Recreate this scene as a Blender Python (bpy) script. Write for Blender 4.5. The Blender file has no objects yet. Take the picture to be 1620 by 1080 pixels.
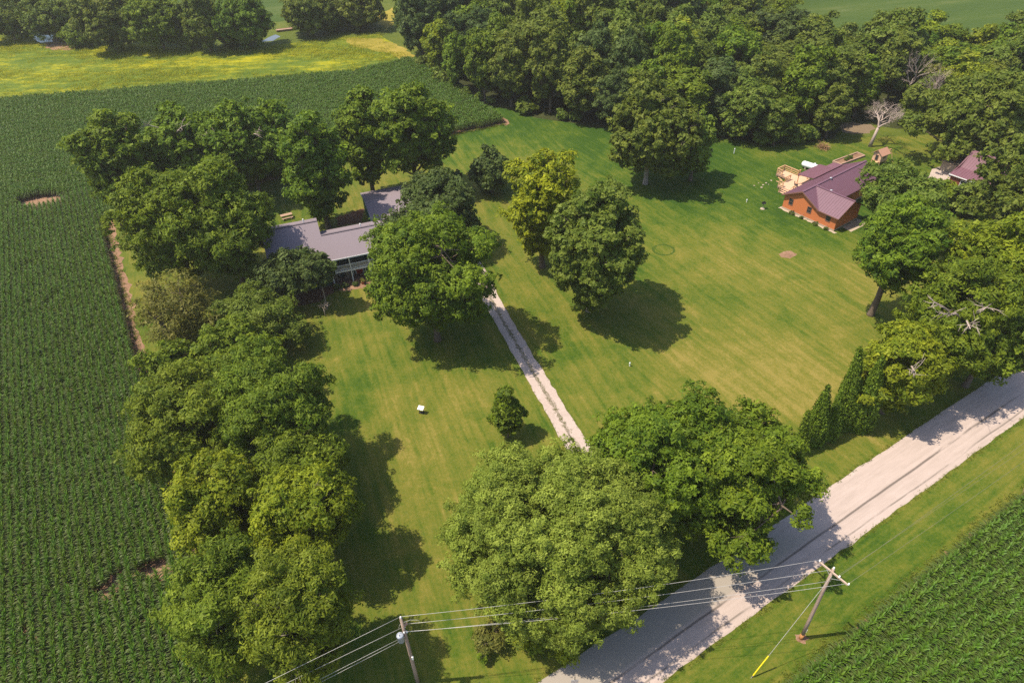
import bpy, bmesh, math, random
import numpy as np
from mathutils import Vector, Matrix

# ------------------------------------------------------------------ camera, sky, sun, exposure
S = bpy.context.scene
COL = S.collection
CAM_H, PITCH, ROLL, FPX = 60.0, math.radians(40.0), math.radians(2.2), 1081.0
F_ = np.array([0, math.cos(PITCH), -math.sin(PITCH)])
R0 = np.array([1.0, 0, 0]); U0 = np.array([0, math.sin(PITCH), math.cos(PITCH)])
R_ = math.cos(ROLL)*R0 - math.sin(ROLL)*U0
U_ = math.cos(ROLL)*U0 + math.sin(ROLL)*R0
cam = bpy.data.objects.new('camera', bpy.data.cameras.new('camera')); COL.objects.link(cam)
cam.data.sensor_width = 36.0; cam.data.lens = FPX/1620*36.0
cam.data.clip_start = 0.5; cam.data.clip_end = 4000
cam.matrix_world = Matrix(((R_[0], U_[0], -F_[0], 0), (R_[1], U_[1], -F_[1], 0), (R_[2], U_[2], -F_[2], CAM_H), (0, 0, 0, 1)))
S.camera = cam
SUN_EL, SUN_AZ_DIR = math.radians(63), math.radians(183)      # direction towards the sun, measured from +X
w = bpy.data.worlds.new('World'); S.world = w; w.use_nodes = True
nt = w.node_tree; nt.nodes.clear()
sky = nt.nodes.new('ShaderNodeTexSky'); sky.sky_type = 'NISHITA'; sky.sun_disc = False
sky.sun_elevation = SUN_EL; sky.sun_rotation = math.radians(90) - SUN_AZ_DIR
sky.dust_density = 1.5
bg = nt.nodes.new('ShaderNodeBackground'); bg.inputs[1].default_value = 0.135
wo = nt.nodes.new('ShaderNodeOutputWorld')
nt.links.new(sky.outputs[0], bg.inputs[0]); nt.links.new(bg.outputs[0], wo.inputs[0])
sl = bpy.data.lights.new('sun', 'SUN'); sl.energy = 4.4; sl.angle = math.radians(0.55); sl.color = (1.0, 0.885, 0.71)
sun = bpy.data.objects.new('sun', sl); COL.objects.link(sun)
sv = Vector((math.cos(SUN_EL)*math.cos(SUN_AZ_DIR), math.cos(SUN_EL)*math.sin(SUN_AZ_DIR), math.sin(SUN_EL)))
sun.rotation_euler = sv.to_track_quat('Z', 'Y').to_euler(); sun.location = (0, 0, 90)
vs = S.view_settings
vs.view_transform = 'Standard'; vs.look = 'None'; vs.gamma = 1; vs.use_curve_mapping = False; vs.exposure = 0.72
S.cycles.max_bounces = 6; S.cycles.diffuse_bounces = 3; S.cycles.glossy_bounces = 2; S.cycles.transmission_bounces = 3
S.cycles.use_denoising = False
PI = math.pi

# ------------------------------------------------------------------ helpers
def G(x, y, z=0.0):
    """point of the place seen at a spot of the 1620 x 1080 survey photograph, at height z"""
    d = F_ + R_*(x-810)/FPX - U_*(y-540)/FPX
    t = (z-CAM_H)/d[2]
    return (float(d[0]*t), float(d[1]*t), z)

def tag(o, label=None, cat=None, group=None, kind=None):
    if label: o['label'] = label
    if cat: o['category'] = cat
    if group: o['group'] = group
    if kind: o['kind'] = kind
    return o

def thing(name, label, cat, loc=(0, 0, 0), rz=0, group=None):
    o = bpy.data.objects.new(name, None); COL.objects.link(o)
    o.location = loc; o.rotation_euler = (0, 0, rz); o.empty_display_size = 0.2
    return tag(o, label, cat, group)

def link(name, me, mat=None, parent=None, loc=(0, 0, 0), rz=0):
    o = bpy.data.objects.new(name, me); COL.objects.link(o)
    if mat and not me.materials: me.materials.append(mat)
    o.parent = parent; o.location = loc; o.rotation_euler = (0, 0, rz)
    return o

class MB:
    """collects shapes for one mesh"""
    def __init__(s): s.v = []; s.f = []
    def add(s, vs, fs):
        b = len(s.v); s.v += [tuple(map(float, p)) for p in vs]; s.f += [tuple(i+b for i in f) for f in fs]; return s
    def box(s, x0, x1, y0, y1, z0, z1):
        return s.add([(x0,y0,z0),(x1,y0,z0),(x1,y1,z0),(x0,y1,z0),(x0,y0,z1),(x1,y0,z1),(x1,y1,z1),(x0,y1,z1)],
                     [(3,2,1,0),(4,5,6,7),(0,1,5,4),(1,2,6,5),(2,3,7,6),(3,0,4,7)])
    def bar(s, a, b, w, h, up=(0, 0, 1)):
        a = Vector(a); b = Vector(b); d = (b-a).normalized(); up = Vector(up)
        if abs(d.dot(up)) > .95: up = Vector((1, 0, 0))
        r = d.cross(up).normalized()*w/2; u = r.cross(d).normalized()*h/2
        vs = [a-r-u, a+r-u, a+r+u, a-r+u, b-r-u, b+r-u, b+r+u, b-r+u]
        return s.add(vs, [(0,1,2,3),(7,6,5,4),(1,0,4,5),(2,1,5,6),(3,2,6,7),(0,3,7,4)])
    def tube(s, pts, rad, n=6, cap=True):
        pts = [Vector(p) for p in pts]
        if not hasattr(rad, '__len__'): rad = [rad]*len(pts)
        vs = []; fs = []
        for i, p in enumerate(pts):
            d = (pts[min(i+1, len(pts)-1)]-pts[max(i-1, 0)]).normalized()
            up = Vector((0, 0, 1)) if abs(d.z) < .9 else Vector((1, 0, 0))
            r = d.cross(up).normalized(); u = r.cross(d)
            for k in range(n):
                a = 2*PI*k/n; vs.append(p+(r*math.cos(a)+u*math.sin(a))*rad[i])
        for i in range(len(pts)-1):
            for k in range(n):
                k2 = (k+1) % n; fs.append((i*n+k, i*n+k2, (i+1)*n+k2, (i+1)*n+k))
        if cap: fs += [tuple(range(n-1, -1, -1)), tuple(range((len(pts)-1)*n, len(pts)*n))]
        return s.add(vs, fs)
    def lathe(s, prof, n=12, c=(0, 0, 0)):
        vs = []; fs = []
        for r, z in prof:
            for k in range(n):
                a = 2*PI*k/n; vs.append((c[0]+r*math.cos(a), c[1]+r*math.sin(a), c[2]+z))
        for i in range(len(prof)-1):
            for k in range(n):
                k2 = (k+1) % n; fs.append((i*n+k, i*n+k2, (i+1)*n+k2, (i+1)*n+k))
        fs += [tuple(range(n-1, -1, -1)), tuple(range((len(prof)-1)*n, len(prof)*n))]
        return s.add(vs, fs)
    def slab(s, poly, t):
        """polygon (any plane) with thickness t downwards"""
        n = len(poly); vs = [tuple(p) for p in poly]+[(p[0], p[1], p[2]-t) for p in poly]
        fs = [tuple(range(n)), tuple(range(2*n-1, n-1, -1))]+[(i, i+n, (i+1) % n+n, (i+1) % n) for i in range(n)]
        return s.add(vs, fs)
    def mesh(s, name, smooth=False):
        me = bpy.data.meshes.new(name); me.from_pydata(s.v, [], s.f)
        bm = bmesh.new(); bm.from_mesh(me); bmesh.ops.recalc_face_normals(bm, faces=bm.faces); bm.to_mesh(me); bm.free()
        if smooth: me.polygons.foreach_set('use_smooth', [True]*len(me.polygons))
        me.update(); return me
    def build(s, name, mat, parent=None, loc=(0, 0, 0), rz=0, smooth=False):
        return link(name, s.mesh(name, smooth), mat, parent, loc, rz)

# ------------------------------------------------------------------ materials
def nodes(name):
    m = bpy.data.materials.new(name); m.use_nodes = True
    t = m.node_tree; b = t.nodes['Principled BSDF']
    return m, t, b
def N(t, typ, **kw):
    n = t.nodes.new('ShaderNode'+typ)
    for k, v in kw.items(): setattr(n, k, v)
    return n
def noise(t, scale, detail=4, rough=.55, vec=None, dist=0.0):
    n = N(t, 'TexNoise'); n.inputs['Scale'].default_value = scale; n.inputs['Detail'].default_value = detail
    n.inputs['Roughness'].default_value = rough; n.inputs['Distortion'].default_value = dist
    if vec is not None: t.links.new(vec, n.inputs['Vector'])
    return n.outputs['Fac']
def ramp(t, fac, stops):
    r = N(t, 'ValToRGB'); e = r.color_ramp.elements
    while len(e) > 1: e.remove(e[-1])
    e[0].position = stops[0][0]; e[0].color = (*stops[0][1], 1) if len(stops[0][1]) == 3 else stops[0][1]
    for p, c in stops[1:]:
        x = e.new(p); x.color = (*c, 1)
    t.links.new(fac, r.inputs[0]); return r.outputs[0]
def g3(v): return (v, v, v)
def mix(t, fac, a, b, mode='MIX'):
    m = N(t, 'Mix', data_type='RGBA', blend_type=mode)
    for sock, val in ((m.inputs[0], fac), (m.inputs[6], a), (m.inputs[7], b)):
        if hasattr(val, 'is_output'): t.links.new(val, sock)
        elif isinstance(val, (tuple, list)): sock.default_value = (*val, 1)
        else: sock.default_value = val
    return m.outputs[2]
def math_(t, op, a, b=None):
    m = N(t, 'Math', operation=op)
    for i, v in enumerate((a, b)):
        if v is None: continue
        if hasattr(v, 'is_output'): t.links.new(v, m.inputs[i])
        else: m.inputs[i].default_value = v
    return m.outputs[0]
def pos(t): return N(t, 'NewGeometry').outputs['Position']
def objc(t): return N(t, 'TexCoord').outputs['Object']
def mapping(t, vec, rz=0, scale=(1, 1, 1), loc=(0, 0, 0)):
    if rz:
        r = N(t, 'Mapping'); r.inputs['Rotation'].default_value = (0, 0, rz); t.links.new(vec, r.inputs[0]); vec = r.outputs[0]
    m = N(t, 'Mapping'); m.inputs['Scale'].default_value = scale
    m.inputs['Location'].default_value = loc; t.links.new(vec, m.inputs[0]); return m.outputs[0]
def bump(t, b, h, strength=.3, dist=.05):
    n = N(t, 'Bump'); n.inputs['Strength'].default_value = strength; n.inputs['Distance'].default_value = dist
    t.links.new(h, n.inputs['Height']); t.links.new(n.outputs[0], b.inputs['Normal'])

def plain(name, col, rough=.6, var=.15, scale=3.0, spec=.3, metal=0.0, grain=None):
    m, t, b = nodes(name)
    f = noise(t, scale, 5, .6, mapping(t, objc(t), 0, grain) if grain else objc(t))
    c = mix(t, f, tuple(x*(1-var) for x in col), tuple(min(1, x*(1+var)) for x in col))
    t.links.new(c, b.inputs['Base Color']); b.inputs['Roughness'].default_value = rough
    b.inputs['Specular IOR Level'].default_value = spec; b.inputs['Metallic'].default_value = metal
    bump(t, b, f, .15, .02)
    return m

def leaf_mat(name, dark, light, trans=.38, rough=.55, spec=.14, dry=None):
    """leaf colour from the per-leaf 'tint' attribute; each tree a little different"""
    m, t, b = nodes(name)
    a = N(t, 'Attribute', attribute_name='tint')
    sep = N(t, 'SeparateColor'); t.links.new(a.outputs['Color'], sep.inputs[0])
    c = mix(t, sep.outputs[0], dark, light)
    oi = N(t, 'ObjectInfo').outputs['Random']
    hsv = N(t, 'HueSaturation')
    t.links.new(math_(t, 'MULTIPLY_ADD', oi, .03), hsv.inputs['Hue'])
    hsv.inputs['Hue'].default_value = .5
    hm = math_(t, 'MULTIPLY', oi, .020); h2 = math_(t, 'ADD', hm, .488); t.links.new(h2, hsv.inputs['Hue'])
    vm = math_(t, 'MULTIPLY', sep.outputs[1], .5); v2 = math_(t, 'ADD', vm, .75); t.links.new(v2, hsv.inputs['Value'])
    t.links.new(c, hsv.inputs['Color']); c = hsv.outputs[0]
    t.links.new(c, b.inputs['Base Color']); b.inputs['Roughness'].default_value = rough
    b.inputs['Specular IOR Level'].default_value = spec
    tr = N(t, 'BsdfTranslucent'); tc = mix(t, 1.0, c, (1.15, 1.1, .55), 'MULTIPLY'); t.links.new(tc, tr.inputs[0])
    ms = N(t, 'MixShader'); ms.inputs[0].default_value = trans
    t.links.new(b.outputs[0], ms.inputs[1]); t.links.new(tr.outputs[0], ms.inputs[2])
    t.links.new(ms.outputs[0], t.nodes['Material Output'].inputs[0])
    return m

M = {}
M['bark'] = plain('bark', (.13, .10, .075), .9, .45, 6, .1, grain=(4, 4, 1))
M['bark_pale'] = plain('pale_bark', (.30, .25, .21), .9, .35, 6, .1, grain=(4, 4, 1))
M['deadwood'] = plain('dead_wood', (.36, .29, .25), .9, .3, 5, .1)
M['walnut'] = leaf_mat('walnut_leaf', (.066, .112, .008), (.208, .265, .022))
M['willow'] = leaf_mat('soft_leaf', (.120, .165, .018), (.310, .360, .055))
M['oak'] = leaf_mat('oak_leaf', (.060, .112, .008), (.190, .260, .018))
M['maple'] = leaf_mat('maple_leaf', (.072, .122, .012), (.185, .235, .036))
M['blue'] = leaf_mat('blue_green_leaf', (.046, .082, .015), (.120, .168, .046))
M['yellow'] = leaf_mat('yellow_leaf', (.105, .145, .008), (.380, .390, .014))
M['lime'] = leaf_mat('lime_leaf', (.088, .138, .008), (.275, .320, .018))
M['rust'] = leaf_mat('thin_rusty_leaf', (.090, .110, .018), (.215, .205, .045))
M['wood'] = leaf_mat('woodland_leaf', (.062, .102, .011), (.190, .230, .032))
M['cedar'] = leaf_mat('cedar_spray', (.055, .105, .008), (.160, .235, .022), .12)
M['corn'] = leaf_mat('corn_leaf', (.076, .100, .024), (.078, .158, .011), .25, .48, .28)
M['tuft'] = leaf_mat('grass_blade', (.080, .125, .012), (.190, .210, .030), .35)
M['flower'] = leaf_mat('meadow_blade', (.120, .180, .014), (.480, .450, .012), .4)
M['brushpile'] = plain('dry_brush', (.30, .17, .09), .9, .4, 4, .1)

def lawn_material(name='mown_grass', rz1=math.radians(71), rz2=math.radians(60), bias=0.0):
    m, t, b = nodes(name)
    p = pos(t)
    # mowing passes run with the drive on its near side and with the road farther right
    s1 = noise(t, 1.0, 3, .6, mapping(t, p, rz1, (.05, 1.3, .5)))
    s2 = noise(t, 1.0, 3, .6, mapping(t, p, rz2, (.06, 1.2, .5)))
    big = noise(t, .035, 4, .6, p, .8)
    mid = noise(t, .22, 5, .65, p, .6)
    fine = noise(t, 2.6, 6, .75, p); pat = noise(t, .55, 5, .7, mapping(t, p, rz1, (.35, 1.2, 1)), 1.2)
    vfine = noise(t, 16, 3, .7, p)
    sx = N(t, 'SeparateXYZ'); t.links.new(p, sx.inputs[0])
    st = mix(t, math_(t, 'GREATER_THAN', sx.outputs[0], 14.0), s1, s2)
    v = math_(t, 'MULTIPLY', st, .30)
    v = math_(t, 'ADD', v, math_(t, 'MULTIPLY', big, .42))
    v = math_(t, 'ADD', v, math_(t, 'MULTIPLY', mid, .34))
    v = math_(t, 'ADD', v, math_(t, 'MULTIPLY', fine, .34)); v = math_(t, 'ADD', v, math_(t, 'MULTIPLY', pat, .26)); v = math_(t, 'ADD', v, -.13)
    v = math_(t, 'ADD', v, math_(t, 'MULTIPLY', vfine, .16))
    # watered, greener turf round the orange house and along the wood
    for (cx, cy, rad, amt) in ((48, 112, 34, .13), (25, 138, 30, .12), (-2, 150, 30, .10), (30, 62, 22, -.09), (-8, 45, 26, -.02)):
        vm = N(t, 'VectorMath', operation='DISTANCE'); t.links.new(p, vm.inputs[0]); vm.inputs[1].default_value = (cx, cy, 0)
        mr = N(t, 'MapRange'); mr.interpolation_type = 'SMOOTHSTEP'
        mr.inputs[1].default_value = rad; mr.inputs[2].default_value = rad*.2; mr.inputs[3].default_value = 0; mr.inputs[4].default_value = -amt
        t.links.new(vm.outputs['Value'], mr.inputs[0]); v = math_(t, 'ADD', v, mr.outputs[0])
    v = math_(t, 'ADD', math_(t, 'MULTIPLY', v, 1.75), -.700+bias)
    c = ramp(t, v, [(.36, (.026, .062, .005)), (.52, (.052, .090, .007)), (.66, (.094, .114, .013)), (.80, (.135, .132, .020)), (.96, (.205, .168, .040))])
    t.links.new(c, b.inputs['Base Color']); b.inputs['Roughness'].default_value = .85; b.inputs['Specular IOR Level'].default_value = .12
    bump(t, b, math_(t, 'ADD', fine, vfine), .55, .08)
    return m
M['lawn'] = lawn_material()
M['verge'] = lawn_material('verge_grass', math.radians(-30.7), math.radians(-30.7), -.03)

def ground_mix(name, stops, scales=(.05, .5, 4), weights=(.45, .35, .3), rough=.9, bs=.5, bd=.06, rz=0, stretch=(1, 1, 1)):
    m, t, b = nodes(name); p = mapping(t, pos(t), rz, stretch)
    v = None; last = None
    for s, wgt in zip(scales, weights):
        last = noise(t, s, 5, .65, p, .3); x = math_(t, 'MULTIPLY', last, wgt)
        v = x if v is None else math_(t, 'ADD', v, x)
    c = ramp(t, v, stops); t.links.new(c, b.inputs['Base Color'])
    b.inputs['Roughness'].default_value = rough; b.inputs['Specular IOR Level'].default_value = .12
    bump(t, b, last, bs, bd); return m
M['rough_grass'] = ground_mix('rough_grass', [(.35, (.040, .065, .010)), (.55, (.075, .100, .012)), (.75, (.140, .140, .030))])
M['meadow'] = ground_mix('flowering_meadow', [(.42, (.050, .090, .010)), (.54, (.095, .130, .011)), (.62, (.250, .240, .008)), (.76, (.380, .340, .010))], (.06, .35, 2.0), (.42, .40, .28), stretch=(.45, 1.3, 1))
M['dry_track'] = ground_mix('dry_grass_track', [(.40, (.150, .140, .020)), (.60, (.260, .210, .035)), (.75, (.330, .250, .090))])
M['far_field'] = ground_mix('far_crop', [(.40, (.032, .062, .010)), (.58, (.050, .082, .013)), (.72, (.110, .125, .040))], (.03, .3, 3), (.5, .3, .3), rz=math.radians(-14), stretch=(.25, 2.0, 1))
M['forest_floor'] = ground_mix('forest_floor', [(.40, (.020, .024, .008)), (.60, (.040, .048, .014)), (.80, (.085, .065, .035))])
M['soil'] = ground_mix('bare_soil', [(.38, (.110, .062, .038)), (.55, (.230, .135, .085)), (.75, (.360, .240, .160))], (.4, 3, 14), (.35, .4, .35))
M['mulch'] = ground_mix('brown_mulch', [(.40, (.060, .032, .020)), (.60, (.120, .058, .034)), (.80, (.200, .110, .065))], (.8, 5, 20), (.35, .4, .35))
M['water'] = plain('creek_water', (.20, .15, .10), .15, .2, .5, .5)
M['creek'] = plain('creek_pool', (.10, .11, .12), .06, .2, .5, .6)
M['gravel'] = ground_mix('drive_gravel', [(.35, (.270, .210, .180)), (.52, (.385, .312, .275)), (.72, (.470, .390, .345))], (.35, 4, 22), (.30, .35, .45), bs=.5, bd=.04)

def road_material():
    m, t, b = nodes('gravel_road')
    o = objc(t); sx = N(t, 'SeparateXYZ'); t.links.new(o, sx.inputs[0])
    along, across = sx.outputs[0], sx.outputs[1]
    wob = math_(t, 'MULTIPLY', noise(t, .05, 3, .5, o), .9)
    a2 = math_(t, 'ADD', across, math_(t, 'ADD', wob, -.45))
    grain = noise(t, 18, 4, .7, o); med = noise(t, 1.2, 5, .65, mapping(t, o, 0, (.25, 1, 1)), .4)
    streak = noise(t, 1, 4, .65, mapping(t, o, 0, (.06, 2.6, 1)))
    v = math_(t, 'ADD', math_(t, 'MULTIPLY', grain, .35), math_(t, 'ADD', math_(t, 'MULTIPLY', med, .35), math_(t, 'MULTIPLY', streak, .32)))
    c = ramp(t, v, [(.34, (.295, .238, .205)), (.52, (.385, .312, .275)), (.70, (.450, .368, .330))])
    # narrow dark ridges of loose damp fines left by wheels, broken along their length
    brk = noise(t, 1, 5, .7, mapping(t, o, 0, (.12, .8, 1), (7, 3, 0)))
    for (off, wid, thr, col) in ((-.55, .17, .36, (.080, .066, .056)), (-2.15, .13, .40, (.15, .125, .105)), (1.75, .22, .60, (.24, .205, .18))):
        d = math_(t, 'ABSOLUTE', math_(t, 'ADD', a2, -off))
        mr = N(t, 'MapRange'); mr.inputs[1].default_value = wid; mr.inputs[2].default_value = wid*.25; t.links.new(d, mr.inputs[0])
        mb = N(t, 'MapRange'); mb.inputs[1].default_value = thr; mb.inputs[2].default_value = thr+.12; t.links.new(brk, mb.inputs[0])
        mg = N(t, 'MapRange'); mg.inputs[1].default_value = .32; mg.inputs[2].default_value = .60; t.links.new(grain, mg.inputs[0])
        f = math_(t, 'MULTIPLY', math_(t, 'MULTIPLY', mr.outputs[0], mb.outputs[0]), math_(t, 'ADD', math_(t, 'MULTIPLY', mg.outputs[0], .5), .5))
        c = mix(t, f, c, col)
    # the west end is worn down to smooth beige hardpan
    e = N(t, 'MapRange'); e.interpolation_type = 'SMOOTHSTEP'; e.inputs[1].default_value = -13; e.inputs[2].default_value = -19
    t.links.new(math_(t, 'ADD', along, math_(t, 'MULTIPLY', across, 1.2)), e.inputs[0])
    up = N(t, 'MapRange'); up.inputs[1].default_value = -.6; up.inputs[2].default_value = 0.0; t.links.new(a2, up.inputs[0])
    c = mix(t, math_(t, 'MULTIPLY', e.outputs[0], up.outputs[0]), c, (.285, .25, .21))
    t.links.new(c, b.inputs['Base Color']); b.inputs['Roughness'].default_value = .9; b.inputs['Specular IOR Level'].default_value = .15
    bump(t, b, v, .5, .04); return m
M['road'] = road_material()

M['shingle'] = plain('grey_shingle', (.205, .170, .190), .85, .22, 9, .2)
M['metal_roof'] = plain('purple_metal_roof', (.135, .066, .092), .50, .10, .8, .4)
M['metal_roof_old'] = plain('faded_purple_metal_roof', (.150, .070, .090), .5, .14, .8, .4)
M['orange'] = plain('orange_siding', (.500, .165, .060), .75, .10, 2, .2, grain=(.6, .6, 9))
M['barn_red'] = plain('dark_red_siding', (.16, .05, .03), .8, .2, 2, .2)
M['green_wall'] = plain('dark_green_siding', (.022, .070, .062), .7, .15, 2, .25, grain=(.6, .6, 9))
M['green_metal'] = plain('green_ribbed_metal', (.050, .165, .125), .45, .12, 1, .4)
M['white'] = plain('white_paint', (.74, .75, .74), .5, .08, 2, .3)
M['off_white'] = plain('grey_white_rail', (.55, .55, .53), .6, .1, 2, .3)
M['trim'] = plain('brown_trim', (.20, .10, .075), .6, .1, 2, .3)
M['concrete'] = plain('concrete', (.36, .29, .22), .9, .15, 3, .15)
M['pine'] = plain('treated_pine', (.52, .32, .17), .75, .18, 3, .2, grain=(1, 6, 1))
M['deckwood'] = plain('deck_boards', (.56, .36, .24), .8, .15, 2, .2)
M['timber'] = plain('weathered_timber', (.33, .22, .16), .85, .25, 3, .15)
M['pole'] = plain('pole_wood', (.34, .25, .20), .85, .3, 4, .15, grain=(5, 5, .6))
M['pole_base'] = plain('stained_pole_foot', (.42, .20, .08), .85, .3, 4, .15)
M['steel'] = plain('galvanised_steel', (.50, .51, .53), .4, .1, 2, .5, .6)
M['tank_grey'] = plain('transformer_grey', (.30, .33, .38), .4, .08, 2, .5)
M['ceramic'] = plain('white_insulator', (.78, .77, .74), .25, .05, 2, .5)
M['old_wire'] = plain('weathered_wire', (.17, .16, .11), .7, .1, 2, .2)
M['wire'] = plain('aluminium_wire', (.50, .48, .45), .45, .08, 2, .5, .3)
M['black'] = plain('black_iron', (.02, .02, .02), .5, .1, 2, .4)
M['dark_glass'] = plain('window_glass', (.025, .03, .035), .08, .1, 1, .6)
M['red'] = plain('red_door', (.26, .02, .02), .5, .1, 2, .3)
M['yellow_pvc'] = plain('yellow_guard', (.80, .60, .02), .4, .06, 2, .4)
M['stone'] = plain('pale_stone', (.33, .27, .20), .9, .2, 3, .2)
M['brick'] = plain('brown_brick_paving', (.15, .085, .060), .9, .25, 6, .15)

# ------------------------------------------------------------------ ground sheets
rnd = random.Random(5)
def jitter_poly(pts, step=1.2, amp=.14, seed=1):
    r = random.Random(seed); out = []
    n = len(pts)
    for i in range(n):
        a = Vector(pts[i][:2]); b = Vector(pts[(i+1) % n][:2]); L = (b-a).length; k = max(1, min(400, int(L/step)))
        nn = Vector((-(b-a).y, (b-a).x)).normalized()
        for j in range(k):
            p = a.lerp(b, j/k)
            if j: p = p+nn*r.gauss(0, amp)
            out.append((p.x, p.y))
    return out
def sheet(name, pts, z, mat, jit=.14, step=1.2, seed=1, kind='structure', loc=None, rz=0):
    pl = jitter_poly(pts, step, jit, seed) if jit else [p[:2] for p in pts]
    bm = bmesh.new(); vs = [bm.verts.new((p[0], p[1], z)) for p in pl]
    f = bm.faces.new(vs); f.normal_update()
    if f.normal.z < 0: f.normal_flip()
    bmesh.ops.triangulate(bm, faces=bm.faces, ngon_method='EAR_CLIP')
    me = bpy.data.meshes.new(name); bm.to_mesh(me); bm.free()
    o = link(name, me, mat); o['kind'] = kind; return o
ground = MB().add([(-1600, -500, 0), (1600, -500, 0), (1600, 2600, 0), (-1600, 2600, 0)], [(0, 1, 2, 3)]).build('ground', M['rough_grass']); ground['kind'] = 'structure'

ER = np.array([.49, -.872]); ET = np.array([.859, .511])          # the survey grid: field rows, road
def along(p, d, k): return (p[0]+d[0]*k, p[1]+d[1]*k)

sheet('lawn', [(-56, 14), (-45, 25), (-37.6, 47), (-53, 74), (-66, 98), (-72.5, 109.5), (-60, 116), (-12.3, 141.3), (0.6, 147), (-24.5, 192.5), (-24, 196), (-20, 190), (3, 153), (27, 142), (46, 135), (68, 131.5), (86, 132), (110, 128), (130, 110), (121, 93), (33.4, 43.0), (-32, 3.5)], .004, M['lawn'], .25, 2.0)
ROADL = Vector((39.3, 45.6))                                       # a point on the road's axis
RA = math.atan2(.511, .859)
road = MB()
nseg = 150; r_ = random.Random(3); vs = []; fs = []
for i in range(nseg+1):
    x = -75+i*1.5
    vs += [(x, -2.86+r_.gauss(0, .05), 0), (x, 2.84+r_.gauss(0, .06), 0)]
    if i: fs.append((2*i-2, 2*i, 2*i+1, 2*i-1))
road.add(vs, fs); ro = road.build('gravel_road', M['road'], None, (43.0, 47.62, .012), RA); ro['kind'] = 'structure'
verge = [along((43.0+.511*2.7, 47.62-.859*2.7), ET, k) for k in (-80, 140)]+[along((43.0+.511*10.2, 47.62-.859*10.2), ET, k) for k in (140, -80)]
sheet('road_verge', verge, .008, M['verge'], .2, 2.0)

# soil under the crops
left_field = [along((-37.5, 46.6), ER, 40), (-37.5, 46.6), (-54.3, 76.4), (-72.2, 109.2), (-78.5, 121.5), (-150, 80), (-120, 20), (-60, 0)]
upper_field = [(-78.7, 121.3), (-72.4, 109.4), (-12.5, 140.6), (.3, 146.2), (-24.4, 190.2), (-38.2, 181.2), (-124, 170.8), (-240, 158), (-230, 60), (-150.2, 80)]
left_soil = [along((-36.5, 47.2), ER, 40), (-36.5, 47.2), (-53.2, 77.0), (-70.9, 109.9), (-77.8, 121.5)]+left_field[5:]
sheet('field_soil', left_soil, .010, M['soil'], .25, 1.0)
sheet('field_soil', upper_field, .011, M['soil'], .25, 1.0, 2)
rc0 = (43.0+.511*8.8, 47.62-.859*8.8)
right_field = [along(rc0, ET, -60), along(rc0, ET, 90), along((rc0[0]+20, rc0[1]-34), ET, 90), along((rc0[0]+20, rc0[1]-34), ET, -60)]
sheet('field_soil', right_field, .012, M['soil'], .25, 1.0, 3)
sheet('meadow', [(-260, 262), (-158, 233), (-100, 214), (-72, 209.5), (-50, 214), (-36, 217), (-26.3, 195.5), (-24.5, 190.4), (-38.3, 180.5), (-124, 170), (-240, 157)], .006, M['meadow'], .5, 3)
sheet('dry_grass_track', [G(545, 62)[:2], G(600, 60)[:2], G(645, 78)[:2], G(655, 97)[:2], G(640, 96)[:2], G(615, 84)[:2], G(560, 74)[:2]], .008, M['dry_track'], .5, 1.5)
sheet('dry_grass_track', [G(590, 28)[:2], G(640, 6)[:2], G(632, 34)[:2], G(612, 48)[:2]], .008, M['dry_track'], .6, 1.5, 4)
sheet('far_field', [G(-150, 25)[:2], G(120, 10)[:2], G(300, 30)[:2], G(440, 35)[:2], G(600, 8)[:2], G(620, -60)[:2], (-60, 520), (-600, 520)], .004, M['far_field'], .8, 6)
sheet('far_field', [G(1235, -10)[:2], G(1240, 45)[:2], G(1400, 62)[:2], G(1600, 45)[:2], G(1720, 30)[:2], (460, 380), (300, 520), (150, 480)], .004, M['far_field'], .8, 6, 2)
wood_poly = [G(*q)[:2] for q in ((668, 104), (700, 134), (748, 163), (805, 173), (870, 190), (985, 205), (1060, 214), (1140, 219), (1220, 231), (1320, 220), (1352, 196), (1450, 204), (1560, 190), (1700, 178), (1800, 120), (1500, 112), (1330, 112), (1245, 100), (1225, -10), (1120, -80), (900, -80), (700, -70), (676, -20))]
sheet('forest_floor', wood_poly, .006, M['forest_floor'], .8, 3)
sheet('creek_water', [G(*q)[:2] for q in ((1328, 200), (1345, 193), (1378, 197), (1386, 204), (1376, 211), (1350, 212), (1332, 209))], .010, M['water'], .3, 1)
sheet('creek_water', [G(*q)[:2] for q in ((52, 62), (60, 55), (85, 56), (84, 66), (65, 68))], .010, M['creek'], .3, 1.5)
sheet('creek_water', [G(*q)[:2] for q in ((414, 66), (424, 60), (436, 55), (444, 58), (432, 65))], .010, M['creek'], .3, 1.5, 4)
sheet('creek_bank', [G(*q)[:2] for q in ((70, 70), (86, 62), (130, 60), (140, 70), (110, 80), (85, 80))], .009, M['soil'], .5, 1.5)
# bare spots
sheet('bare_soil_patch', [G(*q)[:2] for q in ((40, 327), (55, 312), (100, 306), (104, 322), (60, 328))], .016, M['soil'], .15, 1)
sheet('bare_soil_patch', [G(*q)[:2] for q in ((1232, 402), (1240, 398), (1252, 397), (1261, 402), (1250, 409), (1236, 407))], .008, M['soil'], .12, .5, 3)
sheet('bare_soil_patch', [G(*q)[:2] for q in ((795, 186), (803, 190), (806, 196), (800, 199), (790, 195))], .014, M['soil'], .12, .8, 4)
sheet('bare_soil_patch', [G(*q)[:2] for q in ((1257, 1003), (1270, 1000), (1281, 1008), (1275, 1018), (1262, 1014))], .013, M['soil'], .07, .2, 5)

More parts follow.
